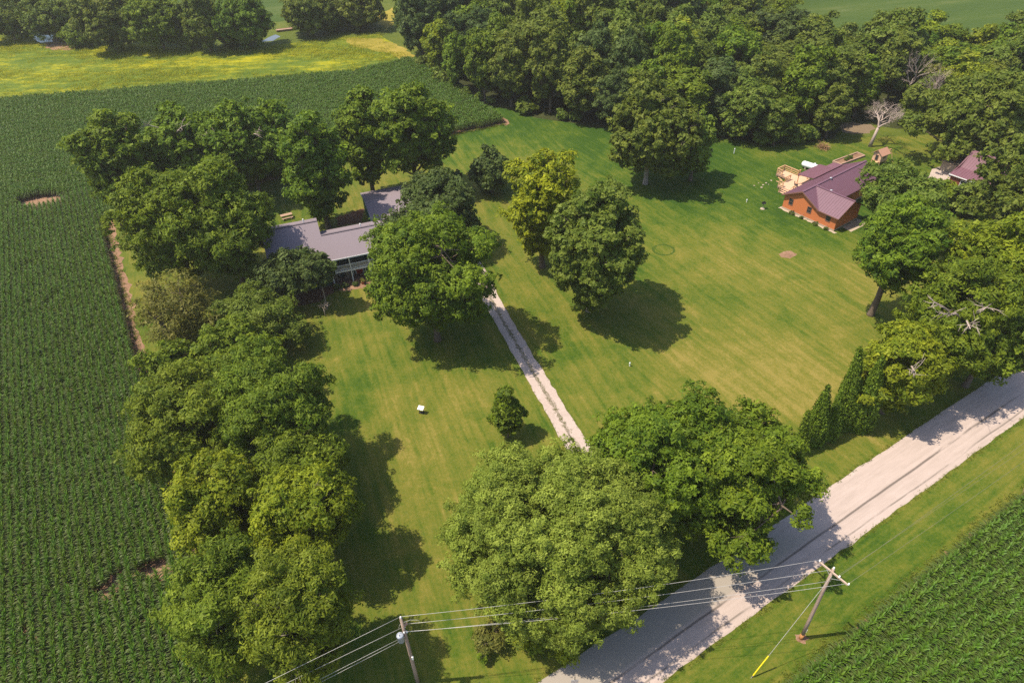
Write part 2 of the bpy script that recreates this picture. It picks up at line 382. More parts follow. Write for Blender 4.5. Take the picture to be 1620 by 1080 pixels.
# drive from the road to the green house, two wheel tracks with a weedy crown
dl = [(-9.5, 97), (-7.2, 90), (-3.2, 78.4), (4.5, 55.7), (11.0, 36.5)]
dr = [(13.9, 37.5), (7.3, 55.5), (-.1, 76.7), (-4.0, 90), (-6.5, 98)]
sheet('gravel_driveway', dl+dr, .016, M['gravel'], .08, .9)
M['drive_crown'] = ground_mix('weedy_drive_crown', [(.40, (.070, .075, .030)), (.54, (.150, .130, .085)), (.66, (.330, .270, .230)), (.8, (.42, .35, .31))], (.9, 6, 20), (.35, .45, .4))
cr_ = [((a[0]+b[0])/2, (a[1]+b[1])/2) for a, b in zip(dl, dr[::-1])]
sheet('drive_crown', [(x-.20, y-.07) for x, y in cr_[:4]]+[(8.6, 46.2)]+[(x+.20, y+.07) for x, y in cr_[:4][::-1]], .020, M['drive_crown'], .10, .35)
sheet('gravel_driveway', [G(*q)[:2] for q in ((1440, 330), (1470, 355), (1500, 372), (1514, 379), (1508, 386), (1490, 384), (1455, 366), (1425, 345), (1400, 352), (1392, 344), (1420, 322))], .016, M['gravel'], .1, .6, 2)
sheet('gravel_driveway', [G(*q)[:2] for q in ((1474, 268), (1495, 262), (1522, 257), (1540, 262), (1500, 290), (1470, 320), (1440, 330), (1420, 322), (1455, 300))], .018, M['gravel'], .1, .8, 3)
sheet('garden_path', [G(*q)[:2] for q in ((528, 458), (540, 452), (600, 443), (640, 430), (660, 428), (664, 434), (640, 440), (600, 452), (545, 461))], .016, M['soil'], .08, .4, 3)
sheet('mulch_bed', [G(*q)[:2] for q in ((455, 470), (500, 455), (528, 452), (530, 462), (500, 478), (460, 486))], .014, M['mulch'], .15, .5)
sheet('mulch_bed', [G(*q)[:2] for q in ((530, 345), (575, 330), (575, 352), (535, 358))], .010, M['mulch'], .2, .5, 3)
# a darker ring of lush grass in the right lawn
ringo = MB(); vs = []; fs = []; rr = random.Random(2)
for i in range(48):
    a = 2*PI*i/48; e = rr.uniform(-.07, .07)
    vs += [(24.9+(1.45+e)*math.cos(a), 92.9+(1.35+e)*math.sin(a), .009), (24.9+(1.85-e)*math.cos(a), 92.9+(1.72-e)*math.sin(a), .009)]
    j = (i+1) % 48; fs.append((2*i, 2*i+1, 2*j+1, 2*j))
M['lush'] = ground_mix('lush_grass', [(.4, (.030, .060, .006)), (.6, (.050, .080, .009)), (.8, (.080, .100, .012))], (.6, 3, 12))
o = ringo.add(vs, fs).build('grass_ring', M['lush']); o['kind'] = 'structure'

# ------------------------------------------------------------------ numpy mesh from quads / tris
def np_mesh(name, V, quads, tint=None):
    quads = np.asarray(quads, np.int32); me = bpy.data.meshes.new(name); nv = len(V); nf, k = quads.shape
    me.vertices.add(nv); me.vertices.foreach_set('co', np.asarray(V, np.float32).ravel())
    me.loops.add(nf*k); me.loops.foreach_set('vertex_index', quads.ravel())
    me.polygons.add(nf); me.polygons.foreach_set('loop_start', np.arange(0, nf*k, k, dtype=np.int32))
    me.polygons.foreach_set('loop_total', np.full(nf, k, np.int32))
    me.update(calc_edges=True)
    if tint is not None:
        a = me.attributes.new('tint', 'FLOAT_COLOR', 'POINT')
        a.data.foreach_set('color', np.asarray(tint, np.float32).ravel())
    return me
def unit(a): return a/np.maximum(np.linalg.norm(a, axis=-1, keepdims=True), 1e-6)

# ------------------------------------------------------------------ trees
def crown_lobes(rng, R, Rz, zc, n, lr, shape='round'):
    i = np.arange(n)+.5; ph = np.arccos(1-2*i/n); th = PI*(1+5**.5)*i+rng.uniform(0, 6)
    d = np.stack([np.cos(th)*np.sin(ph), np.sin(th)*np.sin(ph), np.cos(ph)], 1)
    d = unit(d+rng.normal(0, .16, d.shape))
    k = rng.uniform(0, 6, 6)
    wob = 1+.17*np.sin(3*th+k[0])*np.sin(ph)+.13*np.sin(2*th+k[1])+.10*np.sin(5*ph+2*th+k[2])
    rad = rng.uniform(.48, .84, n)*wob
    inner = rng.random(n) < .18; rad = np.where(inner, rad*.55, rad)
    low = d[:, 2] < -.35
    rad = np.where(low, rad*.9, rad)
    c = d*rad[:, None]*np.array([R, R, Rz]); c[:, 2] += zc
    if shape == 'dome':
        c = d*np.where(inner, .45, rng.uniform(.70, .84, n))[:, None]*np.array([R, R, Rz]); c[:, 2] += zc
    if shape == 'cone':
        fr = np.clip((c[:, 2]-zc+Rz)/(2*Rz), 0, 1); c[:, :2] *= (1.75-1.7*fr)[:, None]
    if shape == 'tall': c[:, :2] *= np.where(c[:, 2] > zc, .82, 1.0)[:, None]
    r = lr*rng.uniform(.60, 1.35, n)
    keep = c[:, 2]-r*.5 > min(.35, zc*.02-.1)
    return c[keep], r[keep], d[keep]

def crown_mesh(name, rng, lobes, n_puff, per, pr, L, W, up=.45, flat=.8):
    """boughs carry puffs of foliage, puffs carry leaves lying over their outer skin"""
    c, r, out = lobes
    nl = len(c); wgt = r**2/np.sum(r**2)
    li = rng.choice(nl, int(n_puff), p=wgt)
    d = unit(rng.normal(0, 1, (len(li), 3))+.6*out[li]+np.array([0, 0, .30]))
    ce = c[li]+d*(r[li]*np.where(rng.random(len(li)) < .12, rng.uniform(1.0, 1.45, len(li)), rng.uniform(.5, 1.03, len(li))))[:, None]*np.array([1, 1, flat])
    rr = pr*rng.uniform(.6, 1.35, len(li))
    pd = unit(.75*d+.35*out[li]+np.array([0, 0, up])+rng.normal(0, .22, d.shape))   # the way a puff faces
    sub_t = np.clip(rng.normal(.45, .20, len(li))+.16*(rng.random(nl)[li]-.5), 0, 1)
    sub_v = rng.random(len(li)); lobe_v = rng.random(nl)[li]
    s = np.repeat(np.arange(len(li)), per); n = len(s)
    q = unit(rng.normal(0, 1, (n, 3))+1.0*pd[s])
    p = ce[s]+q*(rr[s]*np.clip(rng.normal(.9, .2, n), .2, 1.3))[:, None]*np.array([1, 1, .72])
    p[:, 2] = np.maximum(p[:, 2], .10)
    nn = unit(.85*q+.25*pd[s]+.3*np.array([0, 0, 1])+.38*rng.normal(0, 1, (n, 3)))
    t = unit(np.cross(nn, rng.normal(0, 1, (n, 3)))); t[:, 2] -= .18; t = unit(t)
    b = unit(np.cross(nn, t))
    ll = (L*rng.uniform(.45, 1.5, n))[:, None]; ww = (W*rng.uniform(.55, 1.4, n))[:, None]
    V = np.empty((n, 3, 3))
    V[:, 0] = p+t*ll*.62-nn*ll*.08; V[:, 1] = p-t*ll*.38+b*ww*.55; V[:, 2] = p-t*ll*.38-b*ww*.55
    tint = np.empty((n, 3, 4)); tv = np.clip(sub_t[s]+rng.normal(0, .15, n), 0, 1)
    tint[:, :, 0] = tv[:, None]; tint[:, :, 1] = np.clip(.35*sub_v[s]+.35*lobe_v[s]+.3*rng.random(n), 0, 1)[:, None]
    tint[:, :, 2] = 0; tint[:, :, 3] = 1
    return np_mesh(name, V.reshape(-1, 3), np.arange(n*3).reshape(-1, 3), tint.reshape(-1, 4))

def trunk_mesh(name, rng, lobes, R, h, zb, r0, off=(0, 0), nmain=5, twig=True):
    c, r, d = lobes; mb = MB()
    top = Vector((off[0]*.8, off[1]*.8, h*.72)); fork = Vector((off[0]*.25, off[1]*.25, max(zb*1.0, h*.16)))
    g = lambda s: Vector(rng.normal(0, s, 3))
    m1 = fork.lerp(top, .35)+g(.25); m2 = fork.lerp(top, .7)+g(.35)
    mb.tube([(0, 0, -.2), (0, 0, .25), fork*.5+g(.06), fork, m1, m2, top], [r0*1.45, r0*1.08, r0*.9, r0*.8, r0*.55, r0*.32, r0*.08], 8)
    spine = [fork, m1, m2]
    k = min(len(c), nmain); idx = [int(rng.integers(len(c)))]
    while len(idx) < k:
        dist = np.min(np.linalg.norm(c[:, None]-c[idx][None], axis=2), axis=1); idx.append(int(np.argmax(dist)))
    mains = []
    for i in idx:
        e = Vector(c[i]); st = spine[int(rng.integers(3))] if e.z > h*.45 else fork
        if st.z > e.z: st = fork
        mid = st.lerp(e, .5)+Vector((0, 0, -.06*R))+g(.3)
        mb.tube([st, st.lerp(mid, .5)+g(.1), mid, e], [r0*.48, r0*.36, r0*.26, r0*.07], 6)
        mains.append((mid, e))
    for i in range(len(c)):
        e = Vector(c[i]); best = min(mains, key=lambda m: (m[0].lerp(m[1], .4)-e).length)
        st = best[0].lerp(best[1], rng.uniform(0, .6)); mid = st.lerp(e, .55)+g(.25)
        mb.tube([st, mid, e], [r0*.2, r0*.12, r0*.03], 4, False)
        if twig:
            for _ in range(3):
                q = e+Vector(unit(rng.normal(0, 1, 3)+d[i]*.6))*r[i]*.95
                mb.tube([mid.lerp(e, .6), q], [r0*.07, r0*.015], 3, False)
    return mb.mesh(name, True)

KINDS = {  # leaf length, width, leaves per puff, puff radius, puffs per m2 of bough surface, up bias, flatness
    'walnut': dict(L=0.36, W=0.13, per=52, sr=0.62, dens=1.25, up=.35, flat=.75, lr=.27, mat='walnut', bark='bark'),
    'willow': dict(L=0.27, W=0.11, per=62, sr=0.55, dens=1.9, up=.45, flat=.85, lr=.21, mat='willow', bark='bark'),
    'oak': dict(L=0.34, W=0.19, per=50, sr=0.6, dens=1.25, up=.40, flat=.72, lr=.25, mat='oak', bark='bark'),
    'maple': dict(L=0.31, W=0.23, per=46, sr=0.54, dens=1.35, up=.40, flat=.85, lr=.23, mat='maple', bark='bark_pale'),
    'blue': dict(L=0.33, W=0.19, per=46, sr=0.56, dens=1.35, up=.45, flat=.8, lr=.23, mat='blue', bark='bark'),
    'yellow': dict(L=0.35, W=0.19, per=46, sr=0.6, dens=1.2, up=.35, flat=.75, lr=.25, mat='yellow', bark='bark'),
    'lime': dict(L=0.35, W=0.16, per=50, sr=0.62, dens=1.25, up=.40, flat=.75, lr=.26, mat='lime', bark='bark'),
    'rust': dict(L=.34, W=.11, per=26, sr=.85, dens=.75, up=.30, flat=.8, lr=.27, mat='rust', bark='bark'),
    'wood': dict(L=.62, W=.42, per=28, sr=0.85, dens=0.62, up=.40, flat=.85, lr=.25, mat='wood', bark='bark'),
}
n_tree = [0]
def build_crown(kind, R, Rz, zc, seed, off=(0, 0), shape='round', dens=1.0, lobes_n=None, far=1.0):
    K = KINDS[kind]; rng = np.random.default_rng(seed)
    lr = max(min(.55, R*.45), K['lr']*min(R, 9))
    area = 4*PI*(((R*R)**1.6+2*(R*Rz)**1.6)/3)**(1/1.6)
    n = lobes_n or int(np.clip(area/(lr*lr*2.6), 12, 110))
    lobes = crown_lobes(rng, R, Rz, zc, n, lr, shape)
    lobes[0][:, 0] += off[0]; lobes[0][:, 1] += off[1]
    lobe_area = np.sum(4*PI*lobes[1]**2)*.62
    cm = crown_mesh('crown', rng, lobes, max(10, lobe_area*K['dens']*dens/far**.6), int(K['per']/far**1.25), min(K['sr']*far**.25, R*.3), K['L']*far, K['W']*far, K['up'], K['flat'])   # coarser leaves where they are seen from far off
    return cm, lobes, rng

TREES = {}
def tree(name, label, cat, kind, base, R, Rz, zb, seed, off=(0, 0), r0=None, group=None, shape='round', dens=1.0, mat=None, bark=None, nmain=6):
    K = KINDS[kind]; zc = zb+Rz; h = zc+Rz
    far = min(2.3, max(1.0, math.hypot(base[0], base[1], CAM_H-zc)/66)) if R > 1.2 and kind != 'wood' else 1.0
    cm, lobes, rng = build_crown(kind, R, Rz, zc, seed, off, shape, dens, far=far)
    tm = trunk_mesh('trunk', rng, lobes, R, h, zb+.6, r0 or (.10+.018*h), off, nmain)
    t = thing(name, label, cat, (base[0], base[1], 0), 0, group)
    link('trunk', tm, M[bark or K['bark']], t); link('crown', cm, M[mat or K['mat']], t)
    TREES[seed] = t
    return t
def dup(root, loc, rz, sc, label, group=None, name=None):
    r = root.copy(); COL.objects.link(r); r.location = loc; r.rotation_euler = (0, 0, rz); r.scale = sc
    r['label'] = label
    if group: r['group'] = group
    for ch in root.children:
        c = ch.copy(); COL.objects.link(c); c.parent = r
    return r

TG = 'trees round the green house'
#      kind, base, R, Rz, zb, seed, off, label ...
tree('walnut_tree', 'yellow-green walnut tree at the lower left, leaning over the corn edge', 'tree', 'walnut', (-24.2, 29.4), 4.6, 6.5, 1.4, 11, (.3, 0), group=TG)
tree('walnut_tree', 'feathery green walnut tree with a pale forked trunk beside the left utility pole', 'tree', 'walnut', (-17.8, 28.2), 4.4, 6.4, 3.4, 12, (.2, -.6), .5, TG, bark='bark_pale')
tree('walnut_tree', 'yellow-topped walnut tree casting the ragged shadow on the lower left lawn', 'tree', 'lime', (-19.8, 37.9), 4.5, 5.8, 3.0, 13, group=TG)
tree('walnut_tree', 'pale lime walnut tree half covering the bare soil at the corn edge', 'tree', 'lime', (-27.9, 39.4), 4.0, 5.8, 2.4, 14, group=TG)
tree('walnut_tree', 'shaded walnut tree behind the yellow-topped one, on the lawn side', 'tree', 'walnut', (-21.5, 44.4), 4.2, 4.8, 2.6, 53, group=TG)
tree('walnut_tree', 'broad walnut tree spreading furthest over the corn rows on the left', 'tree', 'walnut', (-34.6, 50.6), 6.6, 5.6, 2.0, 15, group=TG)
tree('walnut_tree', 'large walnut tree with a bare trunk showing through a gap in its crown', 'tree', 'walnut', (-25.8, 50.6), 6.5, 6.3, 3.0, 16, group=TG)
tree('walnut_tree', 'wide flat-topped walnut tree between the thin rusty tree and the big walnuts', 'tree', 'oak', (-34.0, 60.6), 7.6, 3.6, 3.0, 17, group=TG, mat='walnut')
tree('ornamental_tree', 'low bright green spreading tree in front of the green house', 'tree', 'willow', (-34.6, 73.3), 6.0, 3.0, 1.2, 18, group=TG, mat='maple')
tree('thin_tree', 'thin see-through tree with rusty brown twigs beside the soil strip', 'tree', 'rust', (-44.3, 72.7), 5.6, 5.4, .8, 19, group=TG)
tree('walnut_tree', 'tall walnut tree left of the green house, next to the corn', 'tree', 'walnut', (-48.6, 87.6), 7.6, 8.9, 2.0, 20, group=TG, mat='oak')
tree('walnut_tree', 'sunlit yellow-green walnut tree over the left end of the green house', 'tree', 'walnut', (-41.2, 87.6), 6.6, 9.2, 2.5, 21, (.9, -1.2), group=TG)
tree('oak_tree', 'dull olive tree with twiggy bare tips behind the walnut trees', 'tree', 'oak', (-57.0, 117.4), 7.2, 7.2, 2.5, 22, group=TG)
tree('oak_tree', 'wide dark olive tree behind the green house with pale dead twigs', 'tree', 'oak', (-46.3, 117.7), 9.4, 6.8, 2.5, 23, group=TG)
tree('oak_tree', 'dark upright tree standing alone against the upper left corn', 'tree', 'oak', (-65.8, 109.9), 6.2, 9.4, 1.0, 24, group=TG, shape='tall')
tree('oak_tree', 'tall open tree rising directly behind the roof of the green house', 'tree', 'oak', (-30.9, 103.9), 5.4, 10.2, 1.0, 25, group=TG)
tree('oak_tree', 'narrow tree between the tall open tree and the shed trees', 'tree', 'oak', (-24.5, 114.8), 4.9, 8.8, 2.2, 26, group=TG)
tree('oak_tree', 'broad tree with several bare stems behind the green shed', 'tree', 'oak', (-16.5, 115.2), 6.8, 8.4, 3.2, 27, group=TG, nmain=9)
tree('maple_tree', 'dark blue-green domed maple overhanging the shed roof', 'tree', 'blue', (-11.0, 95.0), 7.0, 6.2, 1.2, 28, group=TG)
tree('oak_tree', 'large bright green tree over the near end of the gravel drive', 'tree', 'lime', (-10.2, 72.4), 7.9, 9.2, 1.0, 29, group=TG, mat='oak')
tree('shrub', 'round blue-green shrub alone on the lawn behind the shed', 'shrub', 'blue', (-2.7, 114.5), 3.3, 4.1, .1, 30, dens=1.3)
tree('locust_tree', 'yellow-leaved tree standing left of the tall maple', 'tree', 'yellow', (5.2, 89.4), 5.4, 9.2, 1.6, 31, group='trees on the open lawn')
tree('maple_tree', 'tall full maple casting a long shadow across the middle lawn', 'tree', 'maple', (11.3, 77.8), 6.9, 10.2, .9, 32, (.2, -1.2), .5, 'trees on the open lawn')
tree('cottonwood_tree', 'big round tree standing out from the front of the wood', 'tree', 'maple', (25.9, 115.6), 7.6, 10.0, .4, 33, group='trees on the open lawn', mat='wood')
tree('cedar_tree', 'dark pointed cedar beside the big round tree at the wood edge', 'tree', 'blue', (34.4, 116.2), 3.6, 6.8, .4, 34, shape='tall', mat='cedar')
tree('young_maple_tree', 'young slender tree alone on the lawn left of the drive', 'tree', 'oak', (-.9, 54.1), 1.5, 3.5, .7, 35, r0=.09, dens=1.7, shape='cone')
tree('willow_tree', 'huge pale green domed tree over the road by the power lines', 'tree', 'willow', (3.5, 35.3), 9.7, 7.6, 1.2, 36, (-.3, -.9), .7, shape='dome').scale = (1, .87, 1)
tree('oak_tree', 'dark green roadside tree beside the pale domed tree', 'tree', 'oak', (13.4, 43.0), 7.1, 7.2, 1.6, 37, (.4, -1.2), .55, 'dark trees along the road')
tree('oak_tree', 'dark green roadside tree with boughs reaching out over the gravel', 'tree', 'oak', (20.4, 42.6), 6.9, 7.0, 2.0, 38, (.4, -2.4), .55, 'dark trees along the road')
tree('crabapple_tree', 'yellowish low tree by the road right of the arborvitae', 'tree', 'lime', (43.6, 55.8), 4.7, 6.0, 1.2, 39)
tree('ash_tree', 'open-crowned tree with a bare dark trunk on the right lawn', 'tree', 'lime', (50.2, 74.3), 5.3, 6.4, 5.6, 40, (-.5, -1.2), .45, 'trees in front of the orange house', mat='oak')
tree('ash_tree', 'spreading tree over the front yard of the orange house', 'tree', 'lime', (62.4, 95.0), 7.2, 4.0, 2.4, 41, group='trees in front of the orange house', mat='maple')
tree('walnut_tree', 'big tree with dead grey limbs in its crown, above the road on the right', 'tree', 'walnut', (52.2, 61.4), 6.2, 7.8, 2.2, 42, (-.3, -1.0), .5, 'roadside trees on the right', mat='oak')
tree('walnut_tree', 'yellow-green tree at the right frame edge behind the dead limbs', 'tree', 'lime', (61.4, 70.5), 6.2, 7.1, 3.0, 43, (-.3, -1.0), .4, 'roadside trees on the right')
tree('oak_tree', 'low green tree overhanging the road at the right frame edge', 'tree', 'oak', (55.6, 59.6), 4.0, 5.6, 1.8, 44, (0, -.6), .35, 'roadside trees on the right')
tree('oak_tree', 'dark dense tree between the outbuilding and the right frame edge', 'tree', 'blue', (78.6, 92.6), 5.6, 7.6, 1.4, 45, group='trees in front of the orange house', mat='wood')
tree('small_tree', 'low leafy tree hiding the red wall of the outbuilding', 'tree', 'maple', G(1530, 338)[:2], 3.4, 2.4, .4, 54)
tree('small_tree', 'low yellow-green tree between the gravel yard and the outbuilding', 'tree', 'lime', G(1490, 330)[:2], 2.6, 2.0, .4, 55)
tree('cottonwood_tree', 'wide light green tree beside the bare tree and the playhouse', 'tree', 'lime', (86.5, 119.5), 9.6, 7.2, 1.5, 46, mat='maple')
tree('magnolia_tree', 'dark bushy tree covering the front of the green house', 'tree', 'blue', (-31.4, 82.4), 3.8, 3.7, 1.6, 47)
tree('small_tree', 'small tree with bare lower stems at the porch corner', 'tree', 'maple', (-26.9, 80.6), 1.9, 2.5, 4.2, 48, r0=.10, bark='bark_pale', mat='blue')
tree('shrub', 'bright green brush growing under the pale domed tree at the road', 'shrub', 'lime', (2.2, 30.4), 2.7, 1.7, .1, 49)
tree('shrub', 'brown-tinged bush at the foot of the pale domed tree', 'shrub', 'rust', (-3.0, 29.6), 1.5, 1.2, .1, 50, dens=1.4)
tree('sapling', 'spindly thin sapling on the grass near the left utility pole', 'sapling', 'oak', (-3.6, 28.0), .45, .6, .5, 51, r0=.03, dens=.6)
tree('sapling', 'small dark sapling on the lawn behind the shed', 'sapling', 'blue', (-8.9, 118.4), .8, 1.3, .4, 52, r0=.05)
# the row of trees along the creek, far left
RG = 'trees along the creek'
for (nm, lab, kd, b, R, Rz, zb, sd, mt) in (
    ('creek_tree', 'dark creekside tree mass at the far top left corner', 'wood', (-150, 226), 8.5, 6.6, .5, 61, 'wood'),
    ('creek_tree', 'round creekside tree just left of the pale pool', 'wood', (-136, 224), 7.6, 5.6, .5, 62, 'wood'),
    ('creek_tree', 'biggest leafy tree of the creek row, left half', 'wood', (-111, 211), 8.6, 7.6, .5, 63, 'wood'),
    ('creek_tree', 'lighter green tree joined to the biggest creek tree', 'wood', (-98, 210), 8.6, 7.2, .5, 64, 'oak'),
    ('creek_tree', 'narrow dark tree in the middle of the creek row', 'wood', (-83.5, 206.8), 5.7, 7.8, .5, 65, 'wood'),
    ('creek_tree', 'feathery tree just left of the creek footbridge', 'wood', (-72, 207.6), 7.2, 6.9, .5, 66, 'oak'),
    ('creek_tree', 'dark tree just right of the creek footbridge', 'wood', (-57.7, 219), 7.6, 6.0, .5, 67, 'wood'),
    ('creek_tree', 'wide dark tree at the right end of the creek row', 'wood', (-44, 224.3), 8.6, 5.2, .4, 68, 'wood'),
    ('creek_shrub', 'low bush between the pale pool and the biggest creek tree', 'wood', (-124, 217), 5.0, 3.0, .1, 81, 'oak'),
    ('creek_shrub', 'low bush filling the gap left of the narrow creek tree', 'wood', (-90.5, 211), 4.6, 3.2, .1, 82, 'wood'),
    ('creek_shrub', 'low bush filling the gap right of the narrow creek tree', 'wood', (-78, 211), 4.2, 3.0, .1, 83, 'wood'),
    ('creek_shrub', 'low bush between the two dark trees right of the footbridge', 'wood', (-51, 222), 4.8, 3.2, .1, 84, 'oak'),
    ('creek_shrub', 'grey-green bush at the corner of the wood by the meadow', 'wood', (-27, 228.5), 4.2, 3.4, .3, 69, 'blue')):
    tree(nm, lab, 'shrub' if 'shrub' in nm else 'tree', kd, b, R, Rz, zb, sd, group=RG, mat=mt)

# arborvitae: tight cones of upright sprays
def cone_tree(name, label, base, R, h, seed, lean=(0, 0), group=None):
    rng = np.random.default_rng(seed); n = int(150*R*h); per = 10
    z = h*(1-np.sqrt(rng.random(n)))**1.0; z = h*(1-rng.random(n)**.62)*.98
    prof = np.clip(np.minimum(1, (h-z)/h*1.55)*(.80+.2*np.minimum(1, z/(h*.15))), .04, 1)
    th = rng.uniform(0, 2*PI, n)
    ridg = 1+.10*np.sin(5*th+z*.5)+.07*np.sin(9*th-z*1.1)+.05*rng.normal(0, 1, n)
    r = R*prof*ridg
    d = np.stack([np.cos(th), np.sin(th), np.full(n, .35)], 1); d = unit(d)
    ce = np.stack([r*np.cos(th)+lean[0]*z, r*np.sin(th)+lean[1]*z, z+.05], 1)
    s = np.repeat(np.arange(n), per); m = len(s)
    off = rng.normal(0, .10, (m, 3)); p = ce[s]+off; p[:, 2] = np.maximum(p[:, 2], .1)
    nn = unit(d[s]+.5*rng.normal(0, 1, (m, 3)))
    t = unit(np.array([0, 0, 1])+.4*rng.normal(0, 1, (m, 3))); b = unit(np.cross(nn, t))
    ll = (.26*rng.uniform(.6, 1.3, m))[:, None]; ww = (.13*rng.uniform(.7, 1.3, m))[:, None]
    V = np.empty((m, 4, 3)); V[:, 0] = p-t*ll*.5; V[:, 1] = p+b*ww*.5; V[:, 2] = p+t*ll*.5; V[:, 3] = p-b*ww*.5
    tint = np.ones((m, 4, 4)); bt = np.clip(rng.normal(.5, .22, n), 0, 1)
    tint[:, :, 0] = np.clip(bt[s]+rng.normal(0, .15, m), 0, 1)[:, None]; tint[:, :, 1] = rng.random(m)[:, None]; tint[:, :, 2] = 0
    t_ = thing(name, label, 'tree', (base[0], base[1], 0), 0, group)
    link('crown', np_mesh('crown', V.reshape(-1, 3), np.arange(m*4).reshape(-1, 4), tint.reshape(-1, 4)), M['cedar'], t_)
    # the dense dead-brown core and stem inside
    MB().tube([(0, 0, -.1), (lean[0]*h*.45, lean[1]*h*.45, h*.45), (lean[0]*h*.92, lean[1]*h*.92, h*.92)], [R*.30, R*.26, .03], 7).build('trunk', M['bark'], t_)
    return t_
AG = 'arborvitae by the road'
cone_tree('arborvitae', 'leftmost full arborvitae of the roadside clump, with a sharp tip', G(1286, 699), 1.05, 9.2, 71, (-.07, .0), group=AG)
cone_tree('arborvitae', 'short arborvitae leaning against the leftmost full one', G(1309, 692), .85, 7.4, 72, (-.05, 0), group=AG)
cone_tree('arborvitae', 'tallest arborvitae, the middle of the roadside clump', G(1333, 674), 1.12, 12.2, 73, (-.11, .03), group=AG)
cone_tree('arborvitae', 'wide arborvitae at the right end of the clump, next to the yellowish tree', G(1358, 676), 1.3, 11.2, 74, (-.06, 0), group=AG)
cone_tree('arborvitae', 'thin dark arborvitae squeezed against the dark roadside tree', G(1264, 716), .5, 7.0, 75, (-.1, 0), group=AG)

# ------------------------------------------------------------------ the wood on the right: six kinds of tree, copied one by one
def inside(p, poly):
    x, y = p; c = False; j = len(poly)-1
    for i in range(len(poly)):
        xi, yi = poly[i]; xj, yj = poly[j]
        if (yi > y) != (yj > y) and x < (xj-xi)*(y-yi)/(yj-yi)+xi: c = not c
        j = i
    return c
def to_px(X):
    d = np.array(X)-np.array([0, 0, CAM_H]); z = d@F_
    return 810+FPX*(d@R_)/z, 540-FPX*(d@U_)/z
WG = 'trees of the wood'
protos = []
for k, (R, Rz, zb, mt, shp, word) in enumerate((
    (4.9, 7.6, 1.2, 'wood', 'round', 'dark green round-headed'), (4.2, 8.4, 1.5, 'wood', 'tall', 'dark green tall'),
    (5.4, 7.0, 1.0, 'maple', 'round', 'grey-green broad'), (4.6, 7.8, 1.0, 'oak', 'tall', 'deep green leafy'),
    (5.0, 7.2, 1.2, 'oak', 'round', 'bright green rounded'), (4.4, 6.8, 1.2, 'lime', 'round', 'yellow-green light'),
    (3.9, 6.4, .8, 'rust', 'round', 'brownish thin'), (5.2, 7.9, 1.1, 'blue', 'round', 'blue-green dense'))):
    cm, lobes, rng = build_crown('wood', R, Rz, zb+Rz, 200+k, shape=shp, dens=.55 if mt == 'rust' else 1.0)
    tm = trunk_mesh('trunk', rng, lobes, R, zb+2*Rz, zb+1, .30, nmain=5, twig=False)
    cm.materials.append(M[mt]); tm.materials.append(M['bark'])
    protos.append((cm, tm, word, R))
rw = random.Random(77); spots = []
xs = [p[0] for p in wood_poly]; ys = [p[1] for p in wood_poly]
tries = 0
while tries < 60000 and len(spots) < 560:
    tries += 1
    p = (rw.uniform(min(xs), max(xs)), rw.uniform(min(ys), max(ys)))
    if not inside(p, wood_poly): continue
    q = to_px((p[0], p[1], 7))
    if not (-40 < q[0] < 1700 and -60 < q[1] < 300): continue
    if (p[0]-73)**2+(p[1]-133)**2 < 34: continue
    if any((p[0]-s[0])**2+(p[1]-s[1])**2 < 6.5**2 for s in spots): continue
    spots.append(p)
print('WOOD', len(spots)); spots.sort(key=lambda p: p[0]**2+p[1]**2)
NW = min(len(spots), 298)
def edge_dist(p):
    best = 1e9
    for a, b in zip(wood_poly[:14], wood_poly[1:14]):
        a = Vector(a); b = Vector(b); t = max(0, min(1, (Vector(p)-a).dot(b-a)/(b-a).length_squared))
        best = min(best, (Vector(p)-a.lerp(b, t)).length)
    return best
first = {}
for p in spots[:NW]:
    q = to_px((p[0], p[1], 0)); right = q[0] > 1130
    k = rw.choices(range(8), (4, 3, 3, 4, 4, 3, .6, 1) if right else (6, 5, 4, 3, 2, 1, .2, 2))[0]
    cm, tm, word, R = protos[k]
    e = edge_dist(p)
    zone = 'at the front edge of the wood' if e < 6 else ('inside the wood behind its front row' if p[1] < 175 else 'deep in the far wood')
    side = 'behind the playhouse lawn' if right else 'beside the mown strip'
    lab = f'{word} tree {zone}'+(f' {side}' if e < 6 else (' on its right side' if right else ' on its left side'))
    s = rw.uniform(.76, 1.22)*(0.92 if e < 4 else 1.0); sc = (s*rw.uniform(.9, 1.1), s*rw.uniform(.9, 1.1), s*rw.uniform(.80, 1.25)*(.80 if right else 1.0))
    rz = rw.uniform(0, 6.28)
    if k not in first:
        t = thing('woodland_tree', lab, 'tree', (p[0], p[1], 0), rz, WG); t.scale = sc
        link('trunk', tm, None, t); link('crown', cm, None, t); first[k] = t
    else:
        dup(first[k], (p[0], p[1], 0), rz, sc, lab, WG)
